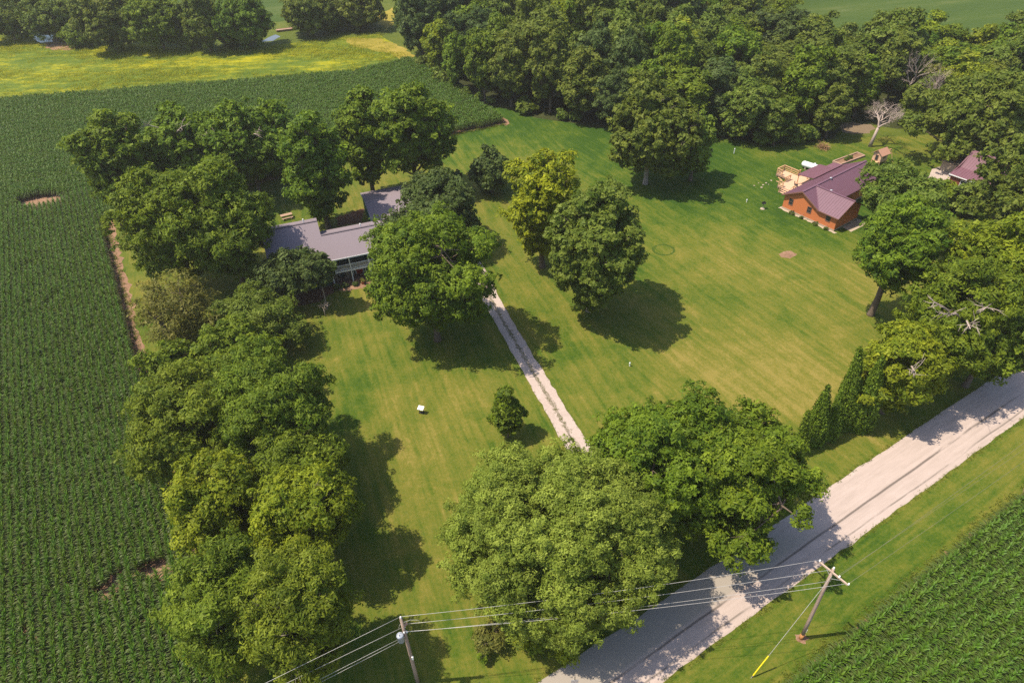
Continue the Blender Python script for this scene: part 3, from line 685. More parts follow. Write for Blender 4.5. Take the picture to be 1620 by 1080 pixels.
# low shrubs along the wood's front
cm, lobes, rng = build_crown('wood', 2.0, 1.5, 1.5, 301); cm.materials.append(M['maple'])
tm = trunk_mesh('trunk', rng, lobes, 2.0, 3.0, .5, .08, nmain=4, twig=False); tm.materials.append(M['bark'])
fs_ = None; rs = random.Random(9)
for a, b in zip(wood_poly[:13], wood_poly[1:13]):
    L = math.hypot(b[0]-a[0], b[1]-a[1]); k = int(L/4.2)
    for i in range(k):
        t = (i+rs.random())/max(k, 1); x = a[0]+(b[0]-a[0])*t+rs.uniform(-.6, 1.0); y = a[1]+(b[1]-a[1])*t+rs.uniform(.4, 2.0)
        if (x-73)**2+(y-134)**2 < 60: continue
        s = rs.uniform(.5, 1.15); lab = 'low leafy shrub at the foot of the wood '+('along the mown strip by the corn' if x < 22 else 'behind the big round tree and cedar' if x < 46 else 'between the cedar and the brush pile' if x < 66 else 'beyond the bare tree')
        if fs_ is None:
            fs_ = thing('wild_shrub', lab, 'shrub', (x, y, 0), 0, 'shrubs along the wood'); fs_.scale = (s, s, s)
            link('trunk', tm, None, fs_); link('crown', cm, None, fs_)
        else: dup(fs_, (x, y, 0), rs.uniform(0, 6), (s, s, s*rs.uniform(.7, 1.2)), lab)

# summer air: far things pale a little
air = MB().box(-700, 700, -60, 900, -1.0, 61.5).build('haze', None); air['kind'] = 'stuff'
m = bpy.data.materials.new('summer_air'); m.use_nodes = True; t_ = m.node_tree; t_.nodes.clear()
pv = t_.nodes.new('ShaderNodeVolumePrincipled'); pv.inputs['Color'].default_value = (.93, .90, .84, 1); pv.inputs['Density'].default_value = .0002; pv.inputs['Anisotropy'].default_value = .2
om = t_.nodes.new('ShaderNodeOutputMaterial'); t_.links.new(pv.outputs[0], om.inputs['Volume']); air.data.materials.append(m)

# bare trees
def bare_tree(name, label, cat, base, h, spread, seed, r0, mat, lean=(0, 0), depth=6, thin=.62, first_at=.35, droop=0.0):
    r = random.Random(seed); mb = MB()
    def grow(p, d, L, rad, k):
        q = p+d*L*.5+Vector((r.gauss(0, .05), r.gauss(0, .05), 0))*L
        d2 = (d+Vector((r.gauss(0, .18), r.gauss(0, .18), .06-droop*.3))).normalized(); e = q+d2*L*.5
        mb.tube([p, q, e], [rad, rad*.85, rad*.68], 5 if k > 2 else 3, k == depth)
        if k == 0: return
        for _ in range(3 if k > 1 else 2):
            dd = (d2+Vector((r.gauss(0, spread), r.gauss(0, spread), r.gauss(.05-droop, spread*.6)))).normalized()
            grow(e if r.random() < .6 else q, dd, L*r.uniform(.62, .86), rad*thin*r.uniform(.8, 1), k-1)
    L0 = h*first_at
    mb.tube([(0, 0, -.15), (lean[0]*L0*.5, lean[1]*L0*.5, L0*.5), (lean[0]*L0, lean[1]*L0, L0)], [r0*1.3, r0, r0*.85], 8)
    for _ in range(4):
        d = Vector((r.gauss(0, spread), r.gauss(0, spread), 1.0-droop)).normalized()
        grow(Vector((lean[0]*L0, lean[1]*L0, L0)), d, h*.21, r0*.6, depth-1)
    t = thing(name, label, cat, (base[0], base[1], 0))
    mb.build('trunk', mat, t, smooth=True)
    return t
bare_tree('bare_tree', 'leafless grey tree with a fuzzy twig crown near the playhouse', 'tree', G(1376, 232), 11.0, .75, 4, .30, M['deadwood'], (.12, 0), 6)
for i_, (q_, h_, l_) in enumerate((((1425, 178), 12, 'dead grey tree standing among the right-hand wood above the bare tree'), ((1463, 205), 11, 'pale dead trunk in the wood near the light green tree'), ((955, 128), 15, 'bare twiggy treetop in the middle of the wood'))):
    bare_tree('dead_tree', l_, 'tree', G(*q_), h_, .38, 40+i_, .2, M['deadwood'], (0, 0), 5, .64, .5)
bare_tree('bare_shrub', 'leafless branching shrub in front of the green house', 'shrub', G(515, 500), 3.4, .9, 8, .06, M['deadwood'], (0, 0), 4, .7)
def dead_limbs(t, start, targets, seed):
    """dead grey limbs reaching out through a crown: parts of the tree"""
    r = random.Random(seed); b0 = Vector(t.location)
    for tg in targets:
        mb = MB(); a = Vector(start); e = Vector(tg); m = a.lerp(e, .6)+Vector((r.gauss(0, .3), r.gauss(0, .3), .4))
        mb.tube([a-b0, m-b0, e-b0], [.16, .11, .05], 5)
        for _ in range(7):
            p = m.lerp(e, r.uniform(.2, 1)); d = ((e-a).normalized()+Vector((r.gauss(0, .8), r.gauss(0, .8), r.gauss(-.1, .6)))).normalized(); q = p+d*r.uniform(.8, 1.9)
            mb.tube([p-b0, p.lerp(q, .5)-b0+Vector((r.gauss(0, .12), r.gauss(0, .12), 0)), q-b0], [.05, .035, .012], 4)
            q2 = q+Vector((r.gauss(0, .5), r.gauss(0, .5), r.gauss(0, .4))); mb.tube([p.lerp(q, .6)-b0, q2-b0], [.03, .01], 3)
        mb.build('dead_limb', M['deadwood'], t, smooth=True)
dead_limbs(TREES[42], (51.9, 59.6, 10), [G(1500, 498, 15.5), G(1535, 520, 15), G(1562, 486, 16.5), G(1478, 478, 15)], 3)
dead_limbs(TREES[22], (-57, 117.4, 11), [(-60.5, 113, 16), (-54, 112.5, 15.5)], 7)
dead_limbs(TREES[23], (-46.3, 117.7, 10), [(-41.5, 111.5, 14), (-50, 111.5, 14), (-47, 111, 11)], 8)
dead_limbs(TREES[39], (44, 54.9, 8), [(41.5, 51.2, 11)], 9)

# ------------------------------------------------------------------ corn, grass: scattered stuff
def corn_clump(seed, n=6, span=.95):
    rng = np.random.default_rng(seed); V = []; Q = []; T = []
    def quad(a, b, c, d, t, v):
        k = len(V); V.extend((a, b, c, d)); Q.append((k, k+1, k+2, k+3)); T.extend([(t, v, 0, 1)]*4)
    for i in range(n):
        base = np.array([(i+.5)/n*span-span/2+rng.normal(0, .03), rng.normal(0, .030), 0]); h = rng.uniform(1.45, 1.85)
        v0 = rng.random()
        for a in (0, 2.1, 4.2):
            u = np.array([math.cos(a), math.sin(a), 0])*.016; u2 = np.array([math.cos(a+2.1), math.sin(a+2.1), 0])*.016
            quad(base+u, base+u2, base+u2*.5+[0, 0, h*.9], base+u*.5+[0, 0, h*.9], .3, .3)
        az0 = rng.normal(0, .18)+PI/2
        nl = 14
        for j in range(nl):
            up_ = j >= 7                                     # the young whorl stands up, older leaves arch over the gap
            z0 = h*(.58+.34*(j-7)/6 if up_ else .34+.40*j/6); az = rng.uniform(0, 2*PI) if up_ else az0+(j % 2)*PI+rng.normal(0, .30)
            o = np.array([math.cos(az), math.sin(az), 0]); sd = np.array([-o[1], o[0], 0])
            L = (.46 if up_ else .74)*rng.uniform(.85, 1.2); W = (.095 if up_ else .080)*rng.uniform(.8, 1.15)
            pts = [base+np.array([0, 0, z0])]; ang = 1.30 if up_ else 1.0
            for s in range(4):
                pts.append(pts[-1]+L/4*(o*math.cos(ang)+np.array([0, 0, math.sin(ang)]))); ang -= rng.uniform(.12, .30) if up_ else rng.uniform(.5, .8)
            ws = (.45, 1, .95, .6, .05)
            tw = rng.normal(0, .3); tl = np.clip(rng.normal(.9 if up_ else .25, .15), 0, 1)
            for s in range(4):
                s0 = sd*math.cos(tw*s/4)+np.array([0, 0, 1])*math.sin(tw*s/4); s1 = sd*math.cos(tw*(s+1)/4)+np.array([0, 0, 1])*math.sin(tw*(s+1)/4)
                quad(pts[s]-s0*W/2*ws[s], pts[s]+s0*W/2*ws[s], pts[s+1]+s1*W/2*ws[s+1], pts[s+1]-s1*W/2*ws[s+1], tl, v0)
    me = np_mesh('corn_plants', np.array(V), Q, T); me.materials.append(M['corn'])
    o = bpy.data.objects.new('corn_plants', me); return o
def tuft(seed, mat, n=14, h=.22, sp=.16):
    rng = np.random.default_rng(seed); V = []; Q = []; T = []
    for i in range(n):
        a = rng.uniform(0, 6.28); b = np.array([rng.normal(0, sp), rng.normal(0, sp), 0]); o = np.array([math.cos(a), math.sin(a), 0]); s = np.array([-o[1], o[0], 0])*.022
        hh = h*rng.uniform(.5, 1.3); m = b+o*hh*.25+[0, 0, hh*.6]; e = b+o*hh*.75+[0, 0, hh*.85]
        k = len(V); V += [b-s, b+s, m+s, m-s, m-s, m+s, e+s*.2, e-s*.2]; Q += [(k, k+1, k+2, k+3), (k+4, k+5, k+6, k+7)]
        t = float(np.clip(rng.normal(.5, .25), 0, 1)); T += [(t, rng.random(), 0, 1)]*8
    me = np_mesh('tuft', np.array(V), Q, T); me.materials.append(M[mat]); return bpy.data.objects.new('tuft', me)

def scatter(name, label, pts, rots, scales, sources):
    me = bpy.data.meshes.new(name); me.vertices.add(len(pts)); me.vertices.foreach_set('co', np.asarray(pts, np.float32).ravel())
    for nm, typ, dat, key in (('rot', 'FLOAT_VECTOR', rots, 'vector'), ('scl', 'FLOAT_VECTOR', scales, 'vector')):
        a = me.attributes.new(nm, typ, 'POINT'); a.data.foreach_set(key, np.asarray(dat, np.float32).ravel())
    a = me.attributes.new('pick', 'INT', 'POINT'); a.data.foreach_set('value', np.random.default_rng(1).integers(0, len(sources), len(pts)).astype(np.int32))
    o = link(name, me); tag(o, label, None, None, 'stuff')
    ng = bpy.data.node_groups.new(name+'_nodes', 'GeometryNodeTree')
    ng.interface.new_socket('Geometry', in_out='INPUT', socket_type='NodeSocketGeometry'); ng.interface.new_socket('Geometry', in_out='OUTPUT', socket_type='NodeSocketGeometry')
    A = ng.nodes.new; gi = A('NodeGroupInput'); go = A('NodeGroupOutput'); iop = A('GeometryNodeInstanceOnPoints'); gti = A('GeometryNodeGeometryToInstance')
    for s in reversed(sources):
        oi = A('GeometryNodeObjectInfo'); oi.inputs['Object'].default_value = s; ng.links.new(oi.outputs['Geometry'], gti.inputs[0])
    def attr(nm, typ):
        n = A('GeometryNodeInputNamedAttribute'); n.data_type = typ; n.inputs['Name'].default_value = nm; return n.outputs['Attribute']
    ng.links.new(gi.outputs[0], iop.inputs['Points']); ng.links.new(gti.outputs[0], iop.inputs['Instance'])
    iop.inputs['Pick Instance'].default_value = True
    ng.links.new(attr('pick', 'INT'), iop.inputs['Instance Index'])
    e2r = A('FunctionNodeEulerToRotation'); ng.links.new(attr('rot', 'FLOAT_VECTOR'), e2r.inputs[0]); ng.links.new(e2r.outputs[0], iop.inputs['Rotation'])
    ng.links.new(attr('scl', 'FLOAT_VECTOR'), iop.inputs['Scale']); ng.links.new(iop.outputs[0], go.inputs[0])
    md = o.modifiers.new('scatter', 'NODES'); md.node_group = ng
    return o
def in_view(x, y, m=70, z=0):
    d = (x, y, z-CAM_H); zc = d[0]*F_[0]+d[1]*F_[1]+d[2]*F_[2]
    if zc < 5: return False
    px = 810+FPX*(d[0]*R_[0]+d[1]*R_[1]+d[2]*R_[2])/zc; py = 540-FPX*(d[0]*U_[0]+d[1]*U_[1]+d[2]*U_[2])/zc
    return -m < px < 1620+m and -m < py < 1080+m*1.5
clumps = [corn_clump(400+i) for i in range(8)]
def corn(name, label, poly, rowdir, seed, holes=(), hs=1.0, sp=.762, wide=1.08):
    rng = random.Random(seed); d = Vector(rowdir).normalized(); nrm = Vector((-d.y, d.x))
    us = [Vector(p).dot(d) for p in poly]; ws = [Vector(p).dot(nrm) for p in poly]
    pts, rots, scs = [], [], []; az = math.atan2(d.y, d.x)
    wv = min(ws)
    while wv < max(ws):
        u = min(us)+rng.random()*.5
        while u < max(us):
            p = d*u+nrm*(wv+rng.gauss(0, .02)); u += .95
            if not in_view(p.x, p.y): continue
            if not inside((p.x, p.y), poly): continue
            if any((p.x-h[0])**2/h[2]**2+(p.y-h[1])**2/h[3]**2 < 1 for h in holes): continue
            if rng.random() < .006: continue
            s = rng.uniform(.9, 1.08)*hs
            pts.append((p.x, p.y, .01)); rots.append((0, 0, az+(PI if rng.random() < .5 else 0)+rng.gauss(0, .03))); scs.append((1, s*wide, s))
        wv += sp
    return scatter(name, label, pts, rots, scs, clumps)
corn('corn_rows', 'long parallel rows of green corn filling the left field', left_field, ER, 1, [(G(70, 319)[0], G(70, 319)[1]-.9, 4.3, 2.7), (G(178, 938)[0], G(178, 938)[1], 1.1, .8), (G(248, 905)[0], G(248, 905)[1], 1.6, 1.0)])
corn('corn_rows', 'dense dark corn in the upper field behind the tree belt', upper_field, (.87, .49), 2, wide=1.3, holes=[(G(70, 319)[0], G(70, 319)[1]-.9, 4.3, 2.7)])
corn('corn_rows', 'rows of dark corn running along the road in the lower right corner', right_field, ET, 3, hs=1.0, wide=1.6)
# grass tufts along edges
tufts = [tuft(500+i, 'tuft') for i in range(5)]
rt = random.Random(21); P_, Ro, Sc = [], [], []
def edge_tufts(a, b, per_m, spread, smin=.6, smax=1.3):
    L = math.hypot(b[0]-a[0], b[1]-a[1])
    for _ in range(int(L*per_m)):
        t = rt.random(); x = a[0]+(b[0]-a[0])*t+rt.gauss(0, spread); y = a[1]+(b[1]-a[1])*t+rt.gauss(0, spread)
        if not in_view(x, y, 20): continue
        s = rt.uniform(smin, smax); P_.append((x, y, .004)); Ro.append((0, 0, rt.uniform(0, 6.28))); Sc.append((s, s, s))
rp = lambda k, off: (43.0+.859*k-.511*off, 47.62+.511*k+.859*off)
edge_tufts(rp(-60, 3.0), rp(60, 3.0), 5, .12, .3, .8); edge_tufts(rp(-60, -3.05), rp(60, -3.05), 5, .14, .3, .8)
edge_tufts(rp(-60, -8.5), rp(60, -8.5), 7, .3, .5, 1.3)
for pl in (dl, dr):
    for a, b in zip(pl[:-1], pl[1:]): edge_tufts(a, b, 2.5, .06, .2, .45)
cl = [((a[0]+b[0])/2, (a[1]+b[1])/2) for a, b in zip(dl, dr[::-1])]
for a, b in zip(cl[1:-1], cl[2:]): edge_tufts(a, b, 5, .15, .25, .6)
edge_tufts((-37.0, 46.6), (-72, 109.4), 5, .3, .6, 1.4); edge_tufts((-12.5, 140.2), (.6, 146.2), 6, .4, .8, 1.6)
scatter('grass', 'short grass tufts fringing the road, the drive and the fields', P_, Ro, Sc, tufts)
fl = [tuft(520+i, 'flower', 20, .45, .6) for i in range(5)]
rt = random.Random(22); P_, Ro, Sc = [], [], []
mead = [(-175, 237), (-158, 233), (-100, 214), (-72, 209.5), (-50, 214), (-36, 217), (-26.3, 195.5), (-38.3, 182.2), (-124, 171.8), (-190, 165)]
while len(P_) < 4500:
    x, y = rt.uniform(-190, -25), rt.uniform(164, 238)
    if inside((x, y), mead) and math.sin(x*.11+1.3*math.sin(y*.19))+.8*math.sin(x*.043+y*.3)+rt.gauss(0, 1.2) > .4:
        s = rt.uniform(.6, 1.4); P_.append((x, y, 0)); Ro.append((0, 0, rt.uniform(0, 6.28))); Sc.append((s, s, s))
scatter('meadow_flowers', 'tall yellow flowering weeds in the meadow beyond the corn', P_, Ro, Sc, fl)
#BUILDINGS
# ------------------------------------------------------------------ orange house
def win(parent, x0, x1, z0, z1, y, out=-1, frame='white', bars=True, nm='window'):
    """window in a wall on plane y (local), facing out*y: pane set back in a standing frame"""
    fr = MB(); a, b = (y-.03, y+.05) if out < 0 else (y-.05, y+.03); t = .07
    fr.box(x0-t, x1+t, a, b, z1, z1+t).box(x0-t, x1+t, a-.03 if out < 0 else a, b if out < 0 else b+.03, z0-t, z0)
    fr.box(x0-t, x0, a, b, z0, z1).box(x1, x1+t, a, b, z0, z1)
    if bars: fr.box(x0, x1, a+.01, b-.01, (z0+z1)/2-.02, (z0+z1)/2+.02)
    f = fr.build(nm, M[frame], parent)
    yy = y-.012*(-out) if out < 0 else y+.012
    MB().box(x0, x1, min(y, y+.012*out), max(y, y+.012*out), z0, z1).build('pane', M['dark_glass'], f)
    return f
OA = (47.8, 104.8); ORZ = math.atan2(-.82, .573)
oh = thing('orange_house', 'single-storey orange house with a purple ribbed metal roof', 'house', (*OA, 0), ORZ)
WX, WL, HW, RX, RZ = 6.4, 17.5, 2.65, 3.2, 4.4
b = MB()
b.add([(0,0,.25),(WX,0,.25),(WX,0,HW),(RX,0,RZ-.05),(0,0,HW), (0,WL,.25),(WX,WL,.25),(WX,WL,HW),(RX,WL,RZ-.05),(0,WL,HW)],
      [(0,1,2,3,4),(9,8,7,6,5),(0,4,9,5),(1,6,7,2)])
b.add([(WX,0,.25),(10.1,0,.25),(10.1,0,HW),(WX,0,HW),(10.1,6.5,.25),(10.1,6.5,HW),(10.1,3.25,RZ-.05),(WX,6.5,.25),(WX,6.5,HW)],
      [(0,1,2,3),(1,4,5,6,2),(4,7,8,5)])
b.build('wall', M['orange'], oh)
MB().box(-.04, 10.14, -.04, 0, -.1, .27).box(-.04, 0, 0, WL, -.1, .27).box(10.1, 10.14, 0, 6.54, -.1, .27).box(6.4, 10.1, 6.5, 6.54, -.1, .27).box(WX, WX+.04, 6.54, WL, -.1, .27).build('foundation', M['concrete'], oh)
sl_ = (RZ-HW)/RX; ov = .42; ez = HW-sl_*ov+.10; rz_ = RZ+.10
ea = WX+ov; VY0 = 3.25
def planes():
    z = lambda x: rz_-sl_*abs(x-RX); zw = lambda y: rz_-sl_*abs(y-VY0)
    yb = VY0+(ea-RX); yf = VY0-(ea-RX)
    return {
     'left': [(-ov,-ov,z(-ov)),(RX,-ov,rz_),(RX,WL+ov,rz_),(-ov,WL+ov,z(-ov))],
     'rightf': [(RX,-ov,rz_),(RX+VY0+ov,-ov,z(RX+VY0+ov)),(RX,VY0,rz_)],
     'rightb': [(RX,VY0,rz_),(ea,yb,z(ea)),(ea,WL+ov,z(ea)),(RX,WL+ov,rz_)],
     'wingf': [(RX,VY0,rz_),(RX+VY0+ov,-ov,zw(-ov)),(10.1+ov,-ov,zw(-ov)),(10.1+ov,VY0,rz_)],
     'wingb': [(RX,VY0,rz_),(10.1+ov,VY0,rz_),(10.1+ov,yb,zw(yb)),(ea,yb,zw(yb))]}
PL = planes(); rf = MB()
for k in PL: rf.slab(PL[k], .10)
roof = rf.build('roof', M['metal_roof'], oh)
rb = MB(); zz = lambda x: rz_-sl_*abs(x-RX)+.012; zw = lambda y: rz_-sl_*abs(y-VY0)+.012
y = -ov+.05
while y < WL+ov:
    rb.bar((RX, y, zz(RX)), (-ov, y, zz(-ov)), .045, .05)
    if y < VY0: xe = min(RX+VY0-y, RX+VY0+ov); rb.bar((RX, y, zz(RX)), (xe, y, zz(xe)), .045, .05)
    else:
        xe = min(ea, RX+(y-VY0)) if y < VY0+ea-RX else ea
        if y >= VY0+ea-RX: rb.bar((RX, y, zz(RX)), (ea, y, zz(ea)), .045, .05)
        elif xe > RX+.1: rb.bar((RX, y, zz(RX)), (xe, y, zz(xe)), .045, .05)
    y += .46
x = RX+.3
while x < 10.1+ov:
    y0 = max(-ov, RX+VY0-x); rb.bar((x, VY0, zw(VY0)), (x, y0, zw(y0)), .045, .05)
    y1 = min(VY0+ea-RX, VY0+(x-RX)); rb.bar((x, VY0, zw(VY0)), (x, y1, zw(y1)), .045, .05)
    x += .46
o = rb.build('roof_ribs', M['metal_roof'], roof); o['kind'] = 'stuff'
cp = MB(); cp.bar((RX, -ov, rz_+.03), (RX, WL+ov, rz_+.03), .34, .06).bar((RX, VY0, rz_+.035), (10.1+ov, VY0, rz_+.035), .34, .06)
vx = RX+VY0+ov; cp.bar((RX, VY0, rz_+.0), (vx, -ov, zz(vx)-.0), .22, .05).bar((RX, VY0, rz_+.0), (ea, VY0+ea-RX, zz(ea)), .22, .05)
cp.build('ridge_cap', M['metal_roof'], roof)
tr = MB()
tr.bar((-ov, -ov-.02, ez-.02), (RX, -ov-.02, rz_-.04), .04, .2).bar((RX, -ov-.02, rz_-.04), (vx, -ov-.02, zz(vx)-.05), .04, .2).bar((vx, -ov-.02, ez-.02), (10.1+ov, -ov-.02, ez-.02), .04, .16)
tr.bar((10.1+ov+.02, -ov, ez-.02), (10.1+ov+.02, VY0, rz_-.04), .04, .2).bar((10.1+ov+.02, VY0, rz_-.04), (10.1+ov+.02, VY0+ea-RX, ez-.02), .04, .2)
tr.build('fascia', M['trim'], oh)
for x in (1.4, 5.0, 8.6): win(oh, x-.36, x+.36, 1.25, 2.25, 0, -1, 'trim')
win(oh, 7.2, 8.2, 1.1, 2.2, 6.5, 1, 'white'); win(oh, 3.9, 5.0, 1.1, 2.2, WL, 1, 'white')
for (x, y) in ((RX+.15, 7.2), (RX+2.3, 4.35)):
    z0 = zz(x) if y > 5 else min(zz(x), 9); z0 = max(zz(x), zw(y) if x > RX and abs(y-VY0) < abs(x-RX) else -9)
    MB().lathe([(.16, -.1), (.15, .16), (.22, .18), (.22, .26), (.05, .34)], 10, (x, y, z0)).build('roof_vent', M['steel'], roof)
# rear lean-to roof over the deck
an = MB(); zl = lambda x: 2.95+.13*x
an.slab([(-3.3, 8.0, zl(-3.3)), (-.1, 8.0, zl(-.1)), (-.1, 14.4, zl(-.1)), (-3.3, 14.4, zl(-3.3))], .1)
an.slab([(-1.9, 14.4, zl(-1.9)), (-.1, 14.4, zl(-.1)), (-.1, 16.6, zl(-.1)), (-1.9, 16.6, zl(-1.9))], .1)
ar = an.build('porch_roof', M['metal_roof_old'], oh)
r2 = MB()
for i in range(14): yy = 8.1+i*.46; r2.bar((-.1, yy, zl(-.1)+.01), (-3.3, yy, zl(-3.3)+.01), .045, .05)
o = r2.build('roof_ribs', M['metal_roof_old'], ar); o['kind'] = 'stuff'
for y in (8.2, 11.2, 14.2): MB().box(-3.2, -3.08, y-.06, y+.06, 0, zl(-3.2)-.1).build('porch_post', M['pine'], oh)
MB().box(-1.75, 0, 12.2, 16.4, 0.0, 2.55).build('porch_room', M['orange'], oh)
MB().box(4.2, 5.2, -.05, -.02, .3, .5)
# strip of pale stones along the wall
ww_ = lambda x, y: (OA[0]+.573*x+.82*y, OA[1]-.82*x+.573*y)
sheet('stone_strip', [ww_(-.4, -.5), ww_(10.6, -.55), ww_(10.8, -.02), ww_(10.2, 0), ww_(0, 0), ww_(-.3, .6)], .011, M['concrete'], .1, .3)
sheet('patio', [ww_(10.2, 2.2), ww_(12.0, 2.0), ww_(12.1, 6.5), ww_(10.2, 6.6)], .010, M['concrete'], .03, .5)
for i, (x, s, lab) in enumerate(((2.5, .34, 'left of the middle window'), (4.3, .28, 'under the middle window'), (7.0, .34, 'right of the middle window'), (9.0, .26, 'under the right window'))):
    tree('foundation_plant', f'small green plant at the foot of the orange wall {lab}', 'plant', 'maple', ww_(x, -.55), s, s*.6, .05, 320+i, r0=.02, dens=1.5)

# deck
dk = thing('wooden_deck', 'tan wooden deck with railings and steps behind the orange house', 'deck', (*OA, 0), ORZ)
db = MB()
def boards(mb, x0, x1, y0, y1, z, w=.145):
    y = y0
    while y < y1-.02: mb.box(x0, x1, y, min(y+w-.012, y1), z-.035, z); y += w
boards(db, -5.0, -.12, 5.2, 11.8, .62); boards(db, -8.1, -5.0, 8.9, 11.1, .62)
o = db.build('deck_board', M['deckwood'], dk); o['kind'] = 'stuff'
fr = MB(); fr.box(-5.0, -4.9, 5.2, 8.9, .25, .57).box(-5.0, -.12, 5.2, 5.3, .25, .57).box(-8.1, -8.0, 8.9, 11.1, .25, .57).box(-8.0, -5.0, 8.9, 9.0, .25, .57).box(-8.1, -5.0, 11.0, 11.1, .25, .57).box(-5.0, -.12, 11.7, 11.8, .25, .57)
for (x, y) in ((-4.9, 5.3), (-2.5, 5.3), (-8, 9), (-8, 11), (-5, 9), (-5, 11.7), (-6.5, 9)): fr.box(x-.06, x+.06, y-.06, y+.06, -.1, .57)
fr.build('deck_frame', M['timber'], dk)
def rail(a, b):
    n = max(1, round(math.dist(a, b)/1.5)); mb = MB(); av = Vector((*a, 0)); bv = Vector((*b, 0))
    for i in range(n+1):
        p = av.lerp(bv, i/n); mb.box(p.x-.05, p.x+.05, p.y-.05, p.y+.05, .45, 1.6)
    for z in (.85, 1.2, 1.5): mb.bar((*a, z), (*b, z), .05, .12)
    mb.bar((*a, 1.62), (*b, 1.62), .16, .05)
    mb.build('railing', M['pine'], dk)
for a, b_ in (((-8.0, 11.05), (-5.0, 11.05)), ((-8.05, 9.0), (-8.05, 11.0)), ((-4.95, 8.7), (-4.95, 7.2)), ((-4.95, 5.3), (-4.0, 5.3)), ((-1.9, 5.3), (-.3, 5.3)), ((-5.0, 11.2), (-5.0, 11.7)), ((-8, 8.95), (-6.9, 8.95))): rail(a, b_)
st = MB()
for i in range(3): st.box(-3.9, -2.0, 5.2-.32*(i+1), 5.2-.32*i, .42-.18*i, .46-.18*i)
for x in (-3.9, -2.06): st.bar((x+.03, 5.15, .5), (x+.03, 4.1, -.05), .05, .22)
st.build('deck_step', M['deckwood'], dk)
hr = MB()
for x in (-3.9, -2.0): hr.box(x-.05, x+.05, 4.2, 4.3, 0, 1.05).bar((x, 5.25, 1.55), (x, 4.2, 1.02), .05, .1)
hr.build('stair_rail', M['pine'], dk)
ch = thing('deck_chair', 'dark slatted chair on the wooden deck by the orange house', 'chair', (*ww_(-2.6, 7.2), .62), 1.0)
MB().box(-.27, .27, -.27, .27, .38, .43).build('seat', M['black'], ch); MB().bar((-.0, .27, .42), (0, .4, 1.0), .5, .04, (0, 1, 0)).build('backrest', M['black'], ch)
for (x, y) in ((-.24, -.24), (.24, -.24), (-.24, .24), (.24, .24)): MB().box(x-.02, x+.02, y-.02, y+.02, 0, .38).build('leg', M['black'], ch)

# propane tank
tk = thing('propane_tank', 'white horizontal propane tank behind the orange house', 'tank', (57.9, 118.2, 0), math.atan2(-.73, .68))
prof = [(.02, -2.25), (.28, -2.2), (.46, -2.05), (.55, -1.8), (.55, 1.8), (.46, 2.05), (.28, 2.2), (.02, 2.25)]
m = MB().lathe(prof, 18); m.v = [(z, y, -x+.85) for x, y, z in m.v]; m.build('tank_body', M['white'], tk, smooth=True)
MB().lathe([(.2, 0), (.2, .14), (.12, .22), (.02, .24)], 10, (.2, 0, 1.38)).build('valve_cover', M['white'], tk)
for x in (-1.3, 1.3): MB().box(x-.12, x+.12, -.4, .4, -.05, .42).build('support', M['concrete'], tk)

# raised bed
rbp = [Vector(p) for p in ((62.9, 121.3), (69.2, 124.8), (69.9, 123.2), (63.8, 119.8))]
ce_ = sum(rbp, Vector((0, 0)))/4; bz = math.atan2(3.5, 6.3)
bd = thing('raised_garden_bed', 'long timber-sided garden bed on the grass behind the orange house', 'garden bed', (ce_.x, ce_.y, 0), bz)
for nm, a in (('side_board', (-3.55, 3.55, -.95, -.72, 0, .36)), ('side_board', (-3.55, 3.55, .72, .95, 0, .36)), ('end_board', (-3.55, -3.3, -.72, .72, 0, .36)), ('end_board', (3.3, 3.55, -.72, .72, 0, .36))):
    MB().box(*a).build(nm, M['timber'], bd)
MB().box(-3.3, 3.3, -.72, .72, -.05, .16).build('soil_fill', M['soil'], bd)
for i, (x, y) in enumerate(((-.9, -.2), (.3, .15))):
    k = bd.matrix_basis @ Vector((x, y, 0)); c, s = math.cos(bz), math.sin(bz)
    tree('garden_plant', ('leafy plant in the left half of the garden bed', 'leafy plant near the middle of the garden bed')[i], 'plant', 'maple', (ce_.x+c*x-s*y, ce_.y+s*x+c*y), .42, .3, .12, 340+i, r0=.015, dens=1.4)

# playhouse with swing legs
phx = thing('playhouse', 'wooden playhouse on stilts with a shingled gable roof', 'playhouse', (70.9, 119.7, 0), math.atan2(.5, .87))
for (x, y) in ((-.95, -.8), (.95, -.8), (-.95, .8), (.95, .8)): MB().box(x-.06, x+.06, y-.06, y+.06, -.05, 1.0).build('leg', M['pine'], phx)
MB().box(-1.05, 1.05, -.9, .9, 1.0, 1.1).build('floor', M['pine'], phx)
pw = MB(); pw.add([(-1, -.85, 1.1), (1, -.85, 1.1), (1, .85, 1.1), (-1, .85, 1.1), (-1, -.85, 2.5), (1, -.85, 2.5), (1, .85, 2.5), (-1, .85, 2.5), (-1, 0, 3.15), (1, 0, 3.15)],
    [(0, 1, 5, 4), (2, 3, 7, 6), (1, 2, 6, 9, 5), (3, 0, 4, 8, 7), (0, 3, 2, 1)]); pw.build('wall', M['deckwood'], phx)
rp_ = MB(); rp_.slab([(-1.3, -1.15, 2.36), (1.3, -1.15, 2.36), (1.3, 0, 3.27), (-1.3, 0, 3.27)], .07); rp_.slab([(-1.3, 0, 3.27), (1.3, 0, 3.27), (1.3, 1.15, 2.36), (-1.3, 1.15, 2.36)], .07)
M['cedar_shingle'] = plain('cedar_shingle', (.40, .22, .15), .85, .2, 5, .15); rp_.build('roof', M['cedar_shingle'], phx)
f = MB().box(-1.06, -1.0, -.3, .3, 1.15, 2.25).build('door', M['trim'], phx); MB().box(-1.075, -1.062, -.22, .22, 1.3, 2.2).build('pane', M['dark_glass'], f)
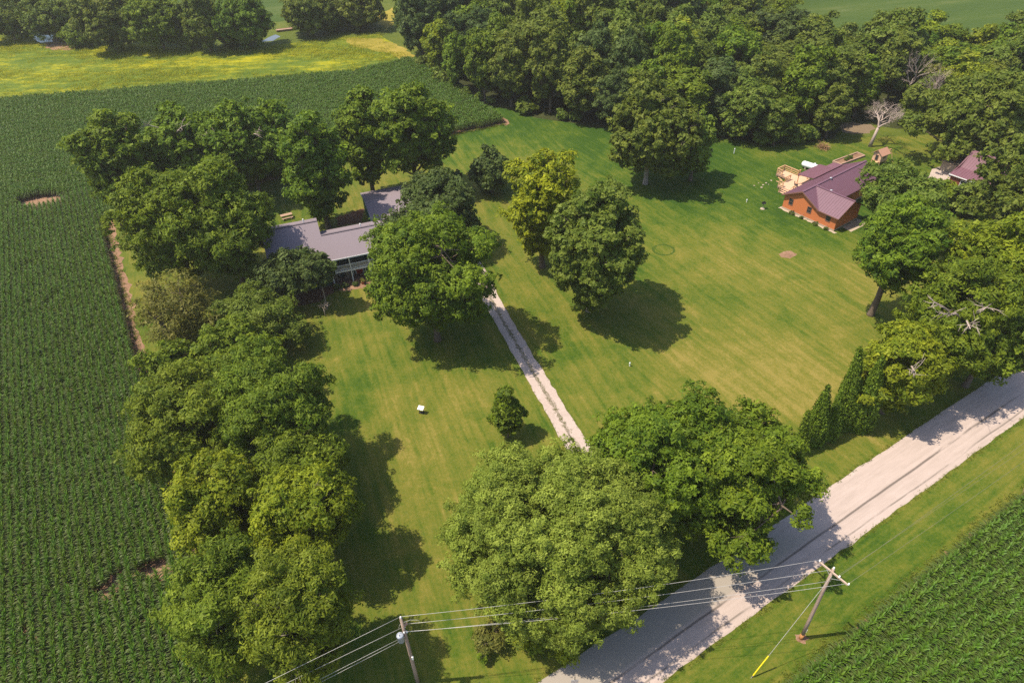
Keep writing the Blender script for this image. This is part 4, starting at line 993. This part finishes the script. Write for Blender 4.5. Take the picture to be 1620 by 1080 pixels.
f = MB().box(-.3, .3, -.91, -.86, 1.6, 2.3).build('window', M['trim'], phx); MB().box(-.24, .24, -.925, -.912, 1.66, 2.24).build('pane', M['dark_glass'], f)
MB().bar((1.0, 0, 2.4), (3.0, 0, 2.4), .1, .14).build('swing_beam', M['pine'], phx)
for y in (-.9, .9): MB().bar((3.0, 0, 2.4), (3.2, y, 0), .09, .09).build('swing_leg', M['pine'], phx)
MB().bar((-1.05, -.3, 1.05), (-2.5, -.3, .02), .5, .05).build('slide', M['pine'], phx)
for y in (-.35, .35):
    MB().tube([(2.0, y*.6, 2.35), (2.0, y*.6, .55)], .012, 4).build('swing_rope', M['black'], phx)
MB().box(1.85, 2.15, -.25, .25, .5, .55).build('swing_seat', M['black'], phx)

# outbuilding on the far right
OB = (78.4, 109.7)
ob = thing('outbuilding', 'purple-roofed outbuilding half hidden by trees at the right edge', 'outbuilding', (*OB, 0), ORZ)
MB().add([(.3,.3,0),(12,.3,0),(12,12.3,0),(.3,12.3,0),(.3,.3,2.7),(12,.3,2.7),(12,12.3,2.7),(.3,12.3,2.7),(.3,6.3,5.2),(12,6.3,5.2),(.3,2.6,3.2),(.3,10,3.2)],
    [(0,1,5,4),(1,2,6,9,5),(2,3,7,6),(3,0,4,8,7)]).build('wall', M['barn_red'], ob)
orf = MB(); orf.slab([(0, 0, 2.75), (12.3, 0, 2.75), (12.3, 2.7, 3.35), (0, 2.7, 3.35)], .1).slab([(0, 2.7, 3.35), (12.3, 2.7, 3.35), (12.3, 6.3, 5.35), (0, 6.3, 5.35)], .1).slab([(0, 6.3, 5.35), (12.3, 6.3, 5.35), (12.3, 12.6, 2.75), (0, 12.6, 2.75)], .1)
r_o = orf.build('roof', M['metal_roof_old'], ob)
r2 = MB()
for i in range(27): xx = .1+i*.46; r2.bar((xx, 0, 2.765), (xx, 2.7, 3.365), .045, .05).bar((xx, 2.7, 3.365), (xx, 6.3, 5.365), .045, .05)
o = r2.build('roof_ribs', M['metal_roof_old'], r_o); o['kind'] = 'stuff'
MB().bar((-.02, -.03, 2.70), (12.3, -.03, 2.70), .05, .16).build('gutter', M['white'], ob)
win(ob, 2.2, 3.4, 1.0, 2.2, .3, -1); MB().box(6, 9, .24, .3, 0, 2.3).build('garage_door', M['off_white'], ob)
wl = thing('lean_to_shed', 'pale flat-roofed lean-to beside the purple outbuilding', 'shed', (*G(1497, 272)[:2], 0), ORZ)
MB().box(-1.3, 1.3, 0, 3.4, 0, 1.7).build('wall', M['stone'], wl); MB().slab([(-1.5, -.2, 1.8), (1.5, -.2, 1.8), (1.5, 3.6, 2.1), (-1.5, 3.6, 2.1)], .08).build('roof', M['stone'], wl)

# ------------------------------------------------------------------ green two-storey house on the left
GO = (-27.0, 86.2); GRZ = math.atan2(.309, .951)
gh = thing('green_house', 'two-storey dark green house with grey shingle roof and white porch', 'house', (*GO, 0), GRZ)
g2w = lambda x, y: (GO[0]+.951*x-.309*y, GO[1]+.309*x+.951*y)
zf = lambda y: 4.72+.55*y
RE = 9.6
wallL = MB(); wallL.add([(-8.0,.35,0),(-.05,.35,0),(-.05,9.5,0),(-8.0,9.5,0),(-8.0,.35,4.75),(-.05,.35,4.75),(-.05,6.2,7.98),(-8.0,6.2,7.98),(-.05,9.5,6.65),(-8.0,9.5,6.65)],
   [(0,1,5,4),(1,2,8,6,5),(2,3,9,8),(3,0,4,7,9)]).build('wall', M['green_wall'], gh)
wallR = MB(); wallR.add([(0,1.9,0),(RE-.2,1.9,0),(RE-.2,7.7,0),(0,7.7,0),(0,1.9,5.62),(RE-.2,1.9,5.62),(RE-.2,3.9,6.73),(0,3.9,6.73),(RE-.2,7.7,5.2),(0,7.7,5.2)],
   [(0,1,5,4),(1,2,8,6,5),(2,3,9,8),(3,0,4,7,9)]).build('wall', M['green_wall'], gh)
rf = MB()
rf.slab([(-8.3, -.15, zf(-.15)), (0, -.15, zf(-.15)), (0, 6.2, zf(6.2)), (-8.3, 6.2, zf(6.2))], .14)
rf.slab([(-8.3, 6.2, zf(6.2)), (0, 6.2, zf(6.2)), (0, 9.8, zf(6.2)-1.4), (-8.3, 9.8, zf(6.2)-1.4)], .14)
rf.slab([(0, -.15, zf(-.15)), (RE, -.15, zf(-.15)), (RE, 3.9, zf(3.9)), (0, 3.9, zf(3.9))], .14)
rf.slab([(0, 3.9, zf(3.9)), (RE, 3.9, zf(3.9)), (RE, 7.95, zf(3.9)-1.6), (0, 7.95, zf(3.9)-1.6)], .14)
roof = rf.build('roof', M['shingle'], gh)
MB().bar((-8.3, 6.2, zf(6.2)+.02), (0, 6.2, zf(6.2)+.02), .3, .05).bar((.02, 3.9, zf(3.9)+.02), (RE, 3.9, zf(3.9)+.02), .3, .05).build('ridge_cap', plain('dark_shingle', (.12, .10, .115), .9, .2, 8), roof)
MB().box(-8.3, 0, -.21, -.15, 4.48, 4.68).box(.0, RE, -.21, -.15, 4.48, 4.68).build('gutter', M['white'], gh)
MB().bar((.03, -.1, zf(-.1)-.05), (.03, 6.2, zf(6.2)-.0), .03, .10)
for (x, y, z) in ((-2.0, 7.2, 7.75), (6.1, 4.6, 6.6)): MB().lathe([(.10, -.2), (.10, .55)], 8, (x, y, z)).build('vent_pipe', M['white'], roof)
for x in (.3, 3.15, 6.0, 8.85): MB().box(x-.09, x+.09, .02, .20, .0, 4.62).build('porch_post', M['white'], gh)
MB().box(0, RE-.2, .04, .18, 2.1, 2.36).build('porch_beam', M['white'], gh)
MB().box(0, RE-.2, .2, 1.89, 2.22, 2.34).build('balcony_floor', M['timber'], gh)
for x0, x1 in ((.39, 3.06), (3.24, 5.91), (6.09, 8.76)):
    MB().box(x0, x1, .07, .16, 3.22, 3.31).box(x0, x1, .08, .15, 2.5, 2.57).build('balcony_rail', M['white'], gh)
    bl = MB(); x = x0+.06
    while x < x1: bl.box(x-.025, x+.025, .095, .135, 2.57, 3.22); x += .105
    o = bl.build('baluster', M['off_white'], gh); o['kind'] = 'stuff'
win(gh, 4.0, 5.0, 3.4, 4.6, 1.9); win(gh, 1.2, 2.2, 3.4, 4.6, 1.9); win(gh, 7.0, 8.0, 3.4, 4.6, 1.9)
win(gh, .7, 2.6, .7, 1.8, 1.9); win(gh, 6.8, 8.2, .7, 1.9, 1.9)
win(gh, -6.9, -5.8, .35, 1.7, .35); win(gh, -5.6, -4.2, .35, 1.7, .35); win(gh, -3.0, -1.9, 3.2, 4.3, .35); win(gh, -6.6, -5.4, 3.2, 4.3, .35)
d_ = MB().box(3.95, 4.95, 1.84, 1.9, .12, 2.05).build('door', M['red'], gh)
MB().box(4.82, 4.88, 1.79, 1.84, 1.0, 1.12).build('handle', M['steel'], d_)
df = MB().box(3.83, 3.95, 1.82, 1.9, .12, 2.15).box(4.95, 5.07, 1.82, 1.9, .12, 2.15).box(3.95, 4.95, 1.82, 1.9, 2.05, 2.15).box(5.35, 5.47, 1.82, 1.9, .12, 2.15).box(3.42, 3.54, 1.82, 1.9, .12, 2.15).build('door_frame', M['white'], gh)
MB().box(0, RE-.2, -.05, 1.88, -.05, .12).build('porch_floor', M['brick'], gh)
def adirondack(x, y, rz, label):
    c = thing('porch_chair', label, 'chair', (*g2w(x, y), .12), GRZ+rz, 'chairs on the porch')
    MB().bar((0, -.3, .38), (0, .25, .28), .52, .04).build('seat', M['stone'], c)
    MB().bar((0, .22, .28), (0, .5, 1.0), .5, .04, (0, 1, 0)).build('backrest', M['stone'], c)
    for s in (-.3, .3):
        MB().box(s-.05, s+.05, -.35, .3, .56, .6).build('armrest', M['stone'], c)
        MB().box(s-.03, s+.03, -.32, -.24, 0, .56).build('leg', M['stone'], c); MB().bar((s, .1, .3), (s, .5, 0), .06, .06).build('leg', M['stone'], c)
adirondack(.95, 1.0, .5, 'slatted porch chair nearest the porch corner'); adirondack(2.45, 1.0, -.5, 'slatted porch chair left of the red door')
sheet('patio', [g2w(-.3, -1.0), g2w(RE, -.8), g2w(RE, -.05), g2w(-.3, -.05)], .018, M['brick'], .05, .4, 2)
for i, (x, y, s, lab) in enumerate(((.6, -.9, .55, 'low green shrub by the porch corner post'), (1.7, -.8, .45, 'low green shrub in the porch bed'), (3.3, -1.0, .4, 'grey-green clump by the second porch post'))):
    tree('shrub', lab, 'shrub', 'blue', g2w(x, y), s, s*.6, .05, 350+i, r0=.02, dens=1.6)
pt = thing('flower_pot', 'terracotta pot with reddish plant at the end of the porch path', 'pot', (*g2w(4.4, -1.0), .016))
MB().lathe([(.16, 0), (.26, .4), (.29, .4), (.29, .47), (.22, .47), (.18, .38)], 12).build('pot_body', plain('terracotta', (.42, .14, .07), .8, .15), pt)
cm, lb, _r = build_crown('rust', .4, .28, .68, 358); link('plant', cm, M['rust'], pt)

# green metal shed behind it
SO = (-22.4, 100.2)
sh = thing('metal_shed', 'green metal shed with a low grey roof behind the house', 'shed', (*SO, 0), GRZ)
MB().add([(0,0,0),(8.6,0,0),(8.6,10.3,0),(0,10.3,0),(0,0,3.1),(8.6,0,3.1),(8.6,10.3,3.1),(0,10.3,3.1),(0,5.15,4.05),(8.6,5.15,4.05)],
   [(0,1,5,4),(1,2,6,9,5),(2,3,7,6),(3,0,4,8,7)]).build('wall', M['green_metal'], sh)
rbm = MB()
for i in range(34): yy = .15+i*.3; rbm.box(-.03, 0, yy, yy+.05, 0, 3.08)
for i in range(28): xx = .15+i*.3; rbm.box(xx, xx+.05, -.03, 0, 0, 3.05)
o = rbm.build('wall_ribs', M['green_metal'], sh); o['kind'] = 'stuff'
sr = MB(); sr.slab([(-.2, -.25, 3.14), (8.8, -.25, 3.14), (8.8, 5.15, 4.17), (-.2, 5.15, 4.17)], .09).slab([(-.2, 5.15, 4.17), (8.8, 5.15, 4.17), (8.8, 10.55, 3.14), (-.2, 10.55, 3.14)], .09)
sr.build('roof', M['shingle'], sh)
MB().bar((-.22, -.25, 3.08), (-.22, 5.15, 4.11), .04, .14).bar((-.22, 5.15, 4.11), (-.22, 10.55, 3.08), .04, .14).build('rake_trim', M['green_metal'], sh)
MB().box(3.0, 6.0, -.06, -.031, 0, 2.6).build('shed_door', M['off_white'], sh)

# ------------------------------------------------------------------ small things on the lawns
bn = thing('picnic_table', 'weathered wooden picnic table on the grass behind the green house', 'picnic table', (-39.0, 107.8, 0), GRZ+.1)
MB().box(-1.0, 1.0, -.4, .4, .70, .76).build('table_top', M['timber'], bn)
for s in (-1, 1):
    MB().box(-1.0, 1.0, s*.75-.14, s*.75+.14, .42, .46).build('seat', M['timber'], bn)
for x in (-.7, .7): MB().bar((x, -.75, 0), (x, .25, .72), .06, .1).bar((x+.08, .75, 0), (x+.08, -.25, .72), .06, .1).bar((x+.04, -.85, .40), (x+.04, .85, .40), .06, .08).build('leg', M['timber'], bn)
pl_ = G(667, 653)
sg = thing('tilted_board', 'white tilted board on a short stand, alone on the left lawn', 'board', pl_, -.35)
MB().bar((-.0, -.26, .78), (0, .26, .98), .74, .05).build('board', M['white'], sg)
for x in (-.25, .25): MB().box(x-.03, x+.03, -.04, .04, -.05, .86).build('leg', M['black'], sg)
MB().box(-.3, .3, -.16, .16, .0, .12).build('base', M['black'], sg)
gr = thing('post_grill', 'black grill on a steel post set in a small pale pad', 'grill', (44.4, 104.7, 0), .3)
MB().lathe([(.42, -.05), (.42, .05), (.36, .08)], 10).build('base', M['concrete'], gr)
MB().tube([(0, 0, 0), (0, 0, 1.0)], .05, 8).build('post', M['steel'], gr)
MB().box(-.3, .3, -.22, .22, 1.0, 1.06).box(-.3, -.27, -.22, .22, 1.06, 1.3).box(.27, .3, -.22, .22, 1.06, 1.3).box(-.27, .27, .19, .22, 1.06, 1.3).build('fire_box', M['black'], gr)
for (p, h, lab) in (((1161, 243), .95, 'white pipe post on the grass near the cedar'), ((1181, 320), .45, 'short grey pipe post left of the grill'), ((996, 579), .5, 'short white pipe post on the middle lawn')):
    v = thing('pipe_post', lab, 'post', G(*p)); MB().tube([(0, 0, -.05), (0, 0, h)], .07, 8).build('pipe', M['white'], v); MB().lathe([(.10, h), (.10, h+.10), (.03, h+.15)], 8).build('cap', M['white'], v)
# stones on the green ring left of the deck
rk = random.Random(31)
for i, q in enumerate(((1200, 290), (1207, 293), (1212, 290), (1216, 292), (1205, 297), (1193, 294), (1220, 286))):
    mb = MB(); s = rk.uniform(.12, .26); mb.lathe([(s*.7, 0), (s, s*.25), (s*.8, s*.5), (s*.3, s*.62)], 7)
    mb.v = [(x*rk.uniform(.85, 1.15), y*rk.uniform(.8, 1.2), z) for x, y, z in mb.v]
    tag(mb.build('stone', M['stone'], None, G(*q), rk.uniform(0, 3)), 'pale flat stone lying on the lawn left of the wooden deck', 'stone', 'stones on the lawn by the deck')
for i, (a, b_, lab) in enumerate((((1228, 287), (1238, 291), 'loose board on the grass just below the stones'), ((1231, 281), (1237, 286), 'short loose board beside the deck railing end'))):
    a = G(*a); b_ = G(*b_); tag(MB().bar((*a[:2], .06), (*b_[:2], .06), .18, .06).build('loose_board', M['pine']), lab, 'board')
bp = thing('brush_pile', 'rusty brown brush pile at the edge of the wood', 'brush pile', (63.4, 127.6, 0))
mb = MB()
for i in range(170):
    a = rk.uniform(0, 6.28); r1 = rk.uniform(0, 1.3); p = Vector((r1*math.cos(a), r1*math.sin(a), rk.uniform(0, 1.3*(1-r1/1.6)))); d = Vector((rk.gauss(0, 1), rk.gauss(0, 1), rk.gauss(.3, .4))).normalized()
    mb.tube([p, p+d*rk.uniform(.5, 1.2)], [.035, .012], 3)
mb.build('sticks', M['brushpile'], bp)
fb = thing('footbridge', 'small brown plank footbridge over the creek at the meadow', 'footbridge', (*G(451, 49)[:2], 0), .3)
MB().box(-2.6, 2.6, -.7, .7, .35, .5).build('planks', M['timber'], fb)
for y in (-.75, .75): MB().box(-2.6, 2.6, y-.05, y+.05, .2, .6).build('beam', M['timber'], fb)

# ------------------------------------------------------------------ utility poles and wires
def pole_shape(mb, top, r0=.17, r1=.11, n=10): return mb.tube([(0, 0, -.3), (top[0]*.3, top[1]*.3, top[2]*.3), (top[0]*.7, top[1]*.7, top[2]*.7), top], [r0, r0*.92, (r0+r1)/2, r1], n)
rbx = G(1267, 1009); RH = 11.0
pr = thing('utility_pole', 'leaning utility pole with a wooden crossarm on the grass verge', 'utility pole', rbx)
pole_shape(MB(), (-.05, .12, RH)).build('shaft', M['pole'], pr, smooth=True)
MB().tube([(0, 0, -.2), (0, 0, .75)], [.185, .18], 10).build('stained_foot', M['pole_base'], pr, smooth=True)
MB().bar((.12, -.12, 1.35), (.115, -.125, 1.75), .16, .02, (.7, -.7, 0)).build('tag_plate', M['white'], pr)
A0 = Vector(G(1303, 875, 10.9)); A1 = Vector(G(1339, 907, 10.7)); ac = Vector((rbx[0]-.05, rbx[1]+.0, 10.75))
ad = (A1-A0); ad.z = 0; ad.normalize(); aL = 1.25
ac = Vector((rbx[0], rbx[1]-.08, 10.62)); E0 = ac-ad*aL*1.05; E1 = ac+ad*aL
loc = lambda p: Vector(p)-Vector(rbx)
MB().bar(loc(E0), loc(E1), .11, .14).build('crossarm', plain('crossarm_wood', (.42, .32, .25), .8, .25, 5), pr)
MB().bar(loc(ac-ad*.7-Vector((0, 0, .05))), loc(ac-Vector((0, 0, .75))), .04, .03).bar(loc(ac+ad*.7-Vector((0, 0, .05))), loc(ac-Vector((0, 0, .75))), .04, .03).build('brace', M['steel'], pr)
topR = Vector((rbx[0]-.05, rbx[1]+.12, RH))
def insulator(parent, base_w, p):
    m = MB().lathe([(.03, 0), (.07, .03), (.05, .07), (.08, .10), (.05, .15), (.07, .18), (.03, .23)], 8)
    m.build('insulator', M['ceramic'], parent, loc=Vector(p)-Vector(base_w))
for p in (E0+Vector((0, 0, .07)), E1+Vector((0, 0, .07)), topR, ac+ad*.45+Vector((0, 0, .07))): insulator(pr, rbx, p)
# left pole with transformer
Lb = G(634, 977, 11.0); Lb = (Lb[0], Lb[1], 0)
pl2 = thing('utility_pole', 'grey utility pole carrying a round transformer at the bottom of the photo', 'utility pole', Lb)
pole_shape(MB(), (0, 0, 11.0)).build('shaft', M['pole'], pl2, smooth=True)
tb = MB().lathe([(.02, -.45), (.24, -.44), (.27, -.38), (.27, .36), (.29, .38), (.29, .43), (.22, .50), (.05, .54)], 16, (-.30, -.32, 8.55)); tr_ = tb.build('transformer', M['tank_grey'], pl2, smooth=True)
MB().lathe([(.05, 0), (.06, .08), (.04, .12), (.05, .2), (.02, .26)], 8, (-.36, -.40, 9.02)).build('bushing', M['ceramic'], tr_)
MB().bar((-.2, -.22, 8.8), (0, 0, 8.8), .1, .1).bar((-.2, -.22, 8.3), (0, 0, 8.3), .1, .1).build('bracket', M['steel'], pl2)
MB().bar((.05, -.1, 9.9), (.35, .15, 9.9), .12, .22).build('arm_bracket', M['timber'], pl2)
MB().box(.10, .24, -.25, -.1, 4.7, 5.1).build('meter_box', M['ceramic'], pl2)
for p in ((0, 0, 11.0), (.1, .02, 9.55), (.02, -.12, 8.95), (.18, .0, 8.75)): insulator(pl2, (0, 0, 0), p)
# two further poles the wires run on to, outside the photograph
Rn = along(rbx[:2], (.875, .485), 62); Ln = along(Lb[:2], (-.90, -.43), 48)
for b_, lab in ((Rn, 'utility pole farther along the road beyond the right frame edge'), (Ln, 'utility pole farther back beyond the lower left frame edge')):
    q = thing('utility_pole', lab, 'utility pole', (*b_, 0)); pole_shape(MB(), (0, 0, 11)).build('shaft', M['pole'], q)
    MB().bar((-.6, 1.0, 10.6), (.6, -1.0, 10.6), .11, .14).build('crossarm', M['pole'], q)
def wire(a, b, sag, label, r=.014, n=20, name='power_line', mat='wire'):
    a = Vector(a); b = Vector(b); pts = []
    for i in range(n+1):
        t = i/n; p = a.lerp(b, t); p.z -= sag*4*t*(1-t); pts.append(p)
    return tag(MB().tube(pts, r, 5).build(name, M[mat], None, smooth=True), label, 'wire', 'power lines')
LT = Vector(Lb)
wire(LT+Vector((0, 0, 11.2)), E0+Vector((0, 0, .28)), .55, 'top power line between the two poles, across the pale domed tree')
wire(LT+Vector((.25, .1, 9.9)), topR+Vector((0, 0, -.1)), .55, 'middle power line between the two poles')
wire(LT+Vector((.05, -.12, 9.15)), E1+Vector((0, 0, .28)), .60, 'lower power line between the two poles')
wire(LT+Vector((.18, 0, 8.85)), Vector((rbx[0], rbx[1]-.15, 9.7)), .50, 'lowest neutral wire between the two poles')
RN = Vector((*Rn, 10.6))
wire(ac+ad*.45+Vector((0, 0, .28)), RN+Vector((-.5, .8, .1)), .8, 'upper wire running from the crossarm along the verge to the right', .011, mat='old_wire')
wire(E1+Vector((0, 0, .28)), RN+Vector((.5, -.8, .1)), .8, 'outer wire running from the crossarm end along the verge to the right', .011, mat='old_wire')
wire(Vector((rbx[0], rbx[1]-.1, 9.7)), RN+Vector((0, 0, -.9)), .8, 'neutral wire running along the verge to the right', .009, mat='old_wire')
LN = Vector((*Ln, 10.6))
wire(LT+Vector((0, 0, 11.2)), LN+Vector((0, 0, .5)), .5, 'top wire leaving the left pole toward the lower left corner')
wire(LT+Vector((-.05, 0, 9.6)), LN+Vector((-.3, .5, -.8)), .5, 'second wire leaving the left pole toward the lower left')
wire(LT+Vector((-.1, -.1, 8.35)), LN+Vector((.3, -.5, -1.9)), .5, 'third wire leaving the left pole toward the bottom edge')
wire(LT+Vector((-.06, -.2, 8.15)), LN+Vector((.4, -.6, -2.1)), .55, 'lowest wire leaving the left pole toward the bottom edge')
# jumper loops on the left pole
pts = [LT+Vector(v) for v in ((-.35, -.05, 9.55), (-.25, .05, 9.85), (.0, .1, 10.1), (.6, .25, 10.2), (1.15, .3, 10.05), (1.3, .3, 9.85))]
tag(MB().tube(pts, .014, 4).build('jumper_cable', M['wire']), 'curved jumper cable looping over the left pole', 'cable')
# guy wire with yellow guard
ga = Vector(G(1188, 1072)); gt = Vector((rbx[0], rbx[1], 10.2))
gy = thing('guy_wire', 'guy wire with a bright yellow guard anchoring the crossarm pole', 'guy wire', ga)
MB().tube([(0, 0, 0), gt-ga], .018, 5).build('cable', M['wire'], gy)
dg = (gt-ga).normalized(); MB().tube([dg*.35, dg*2.75], .055, 8).build('guard', M['yellow_pvc'], gy)
MB().tube([(-.0, 0, -.2), dg*.35], .03, 6).build('anchor_rod', M['timber'], gy)
# bits at the bottom edge
sp_ = thing('steel_post', 'thin dark steel post standing at the road edge by the bottom frame', 'post', G(908, 1095)); MB().tube([(0, 0, -.1), (0, 0, 3.0)], .035, 6).build('shaft', M['black'], sp_)
MB().bar((-.3, -.02, 2.2), (.3, -.02, 2.2), .04, .5).build('sign_back', M['steel'], sp_)
mbx = thing('mailbox', 'small black mailbox on a post at the bottom edge of the lawn', 'mailbox', G(757, 1092), .3)
MB().box(-.05, .05, -.05, .05, -.1, 1.0).build('post', M['timber'], mbx); m = MB().lathe([(.14, -.25), (.14, .25)], 10); m.v = [(z, x, y+1.14) for x, y, z in m.v]; m.build('box', M['black'], mbx)
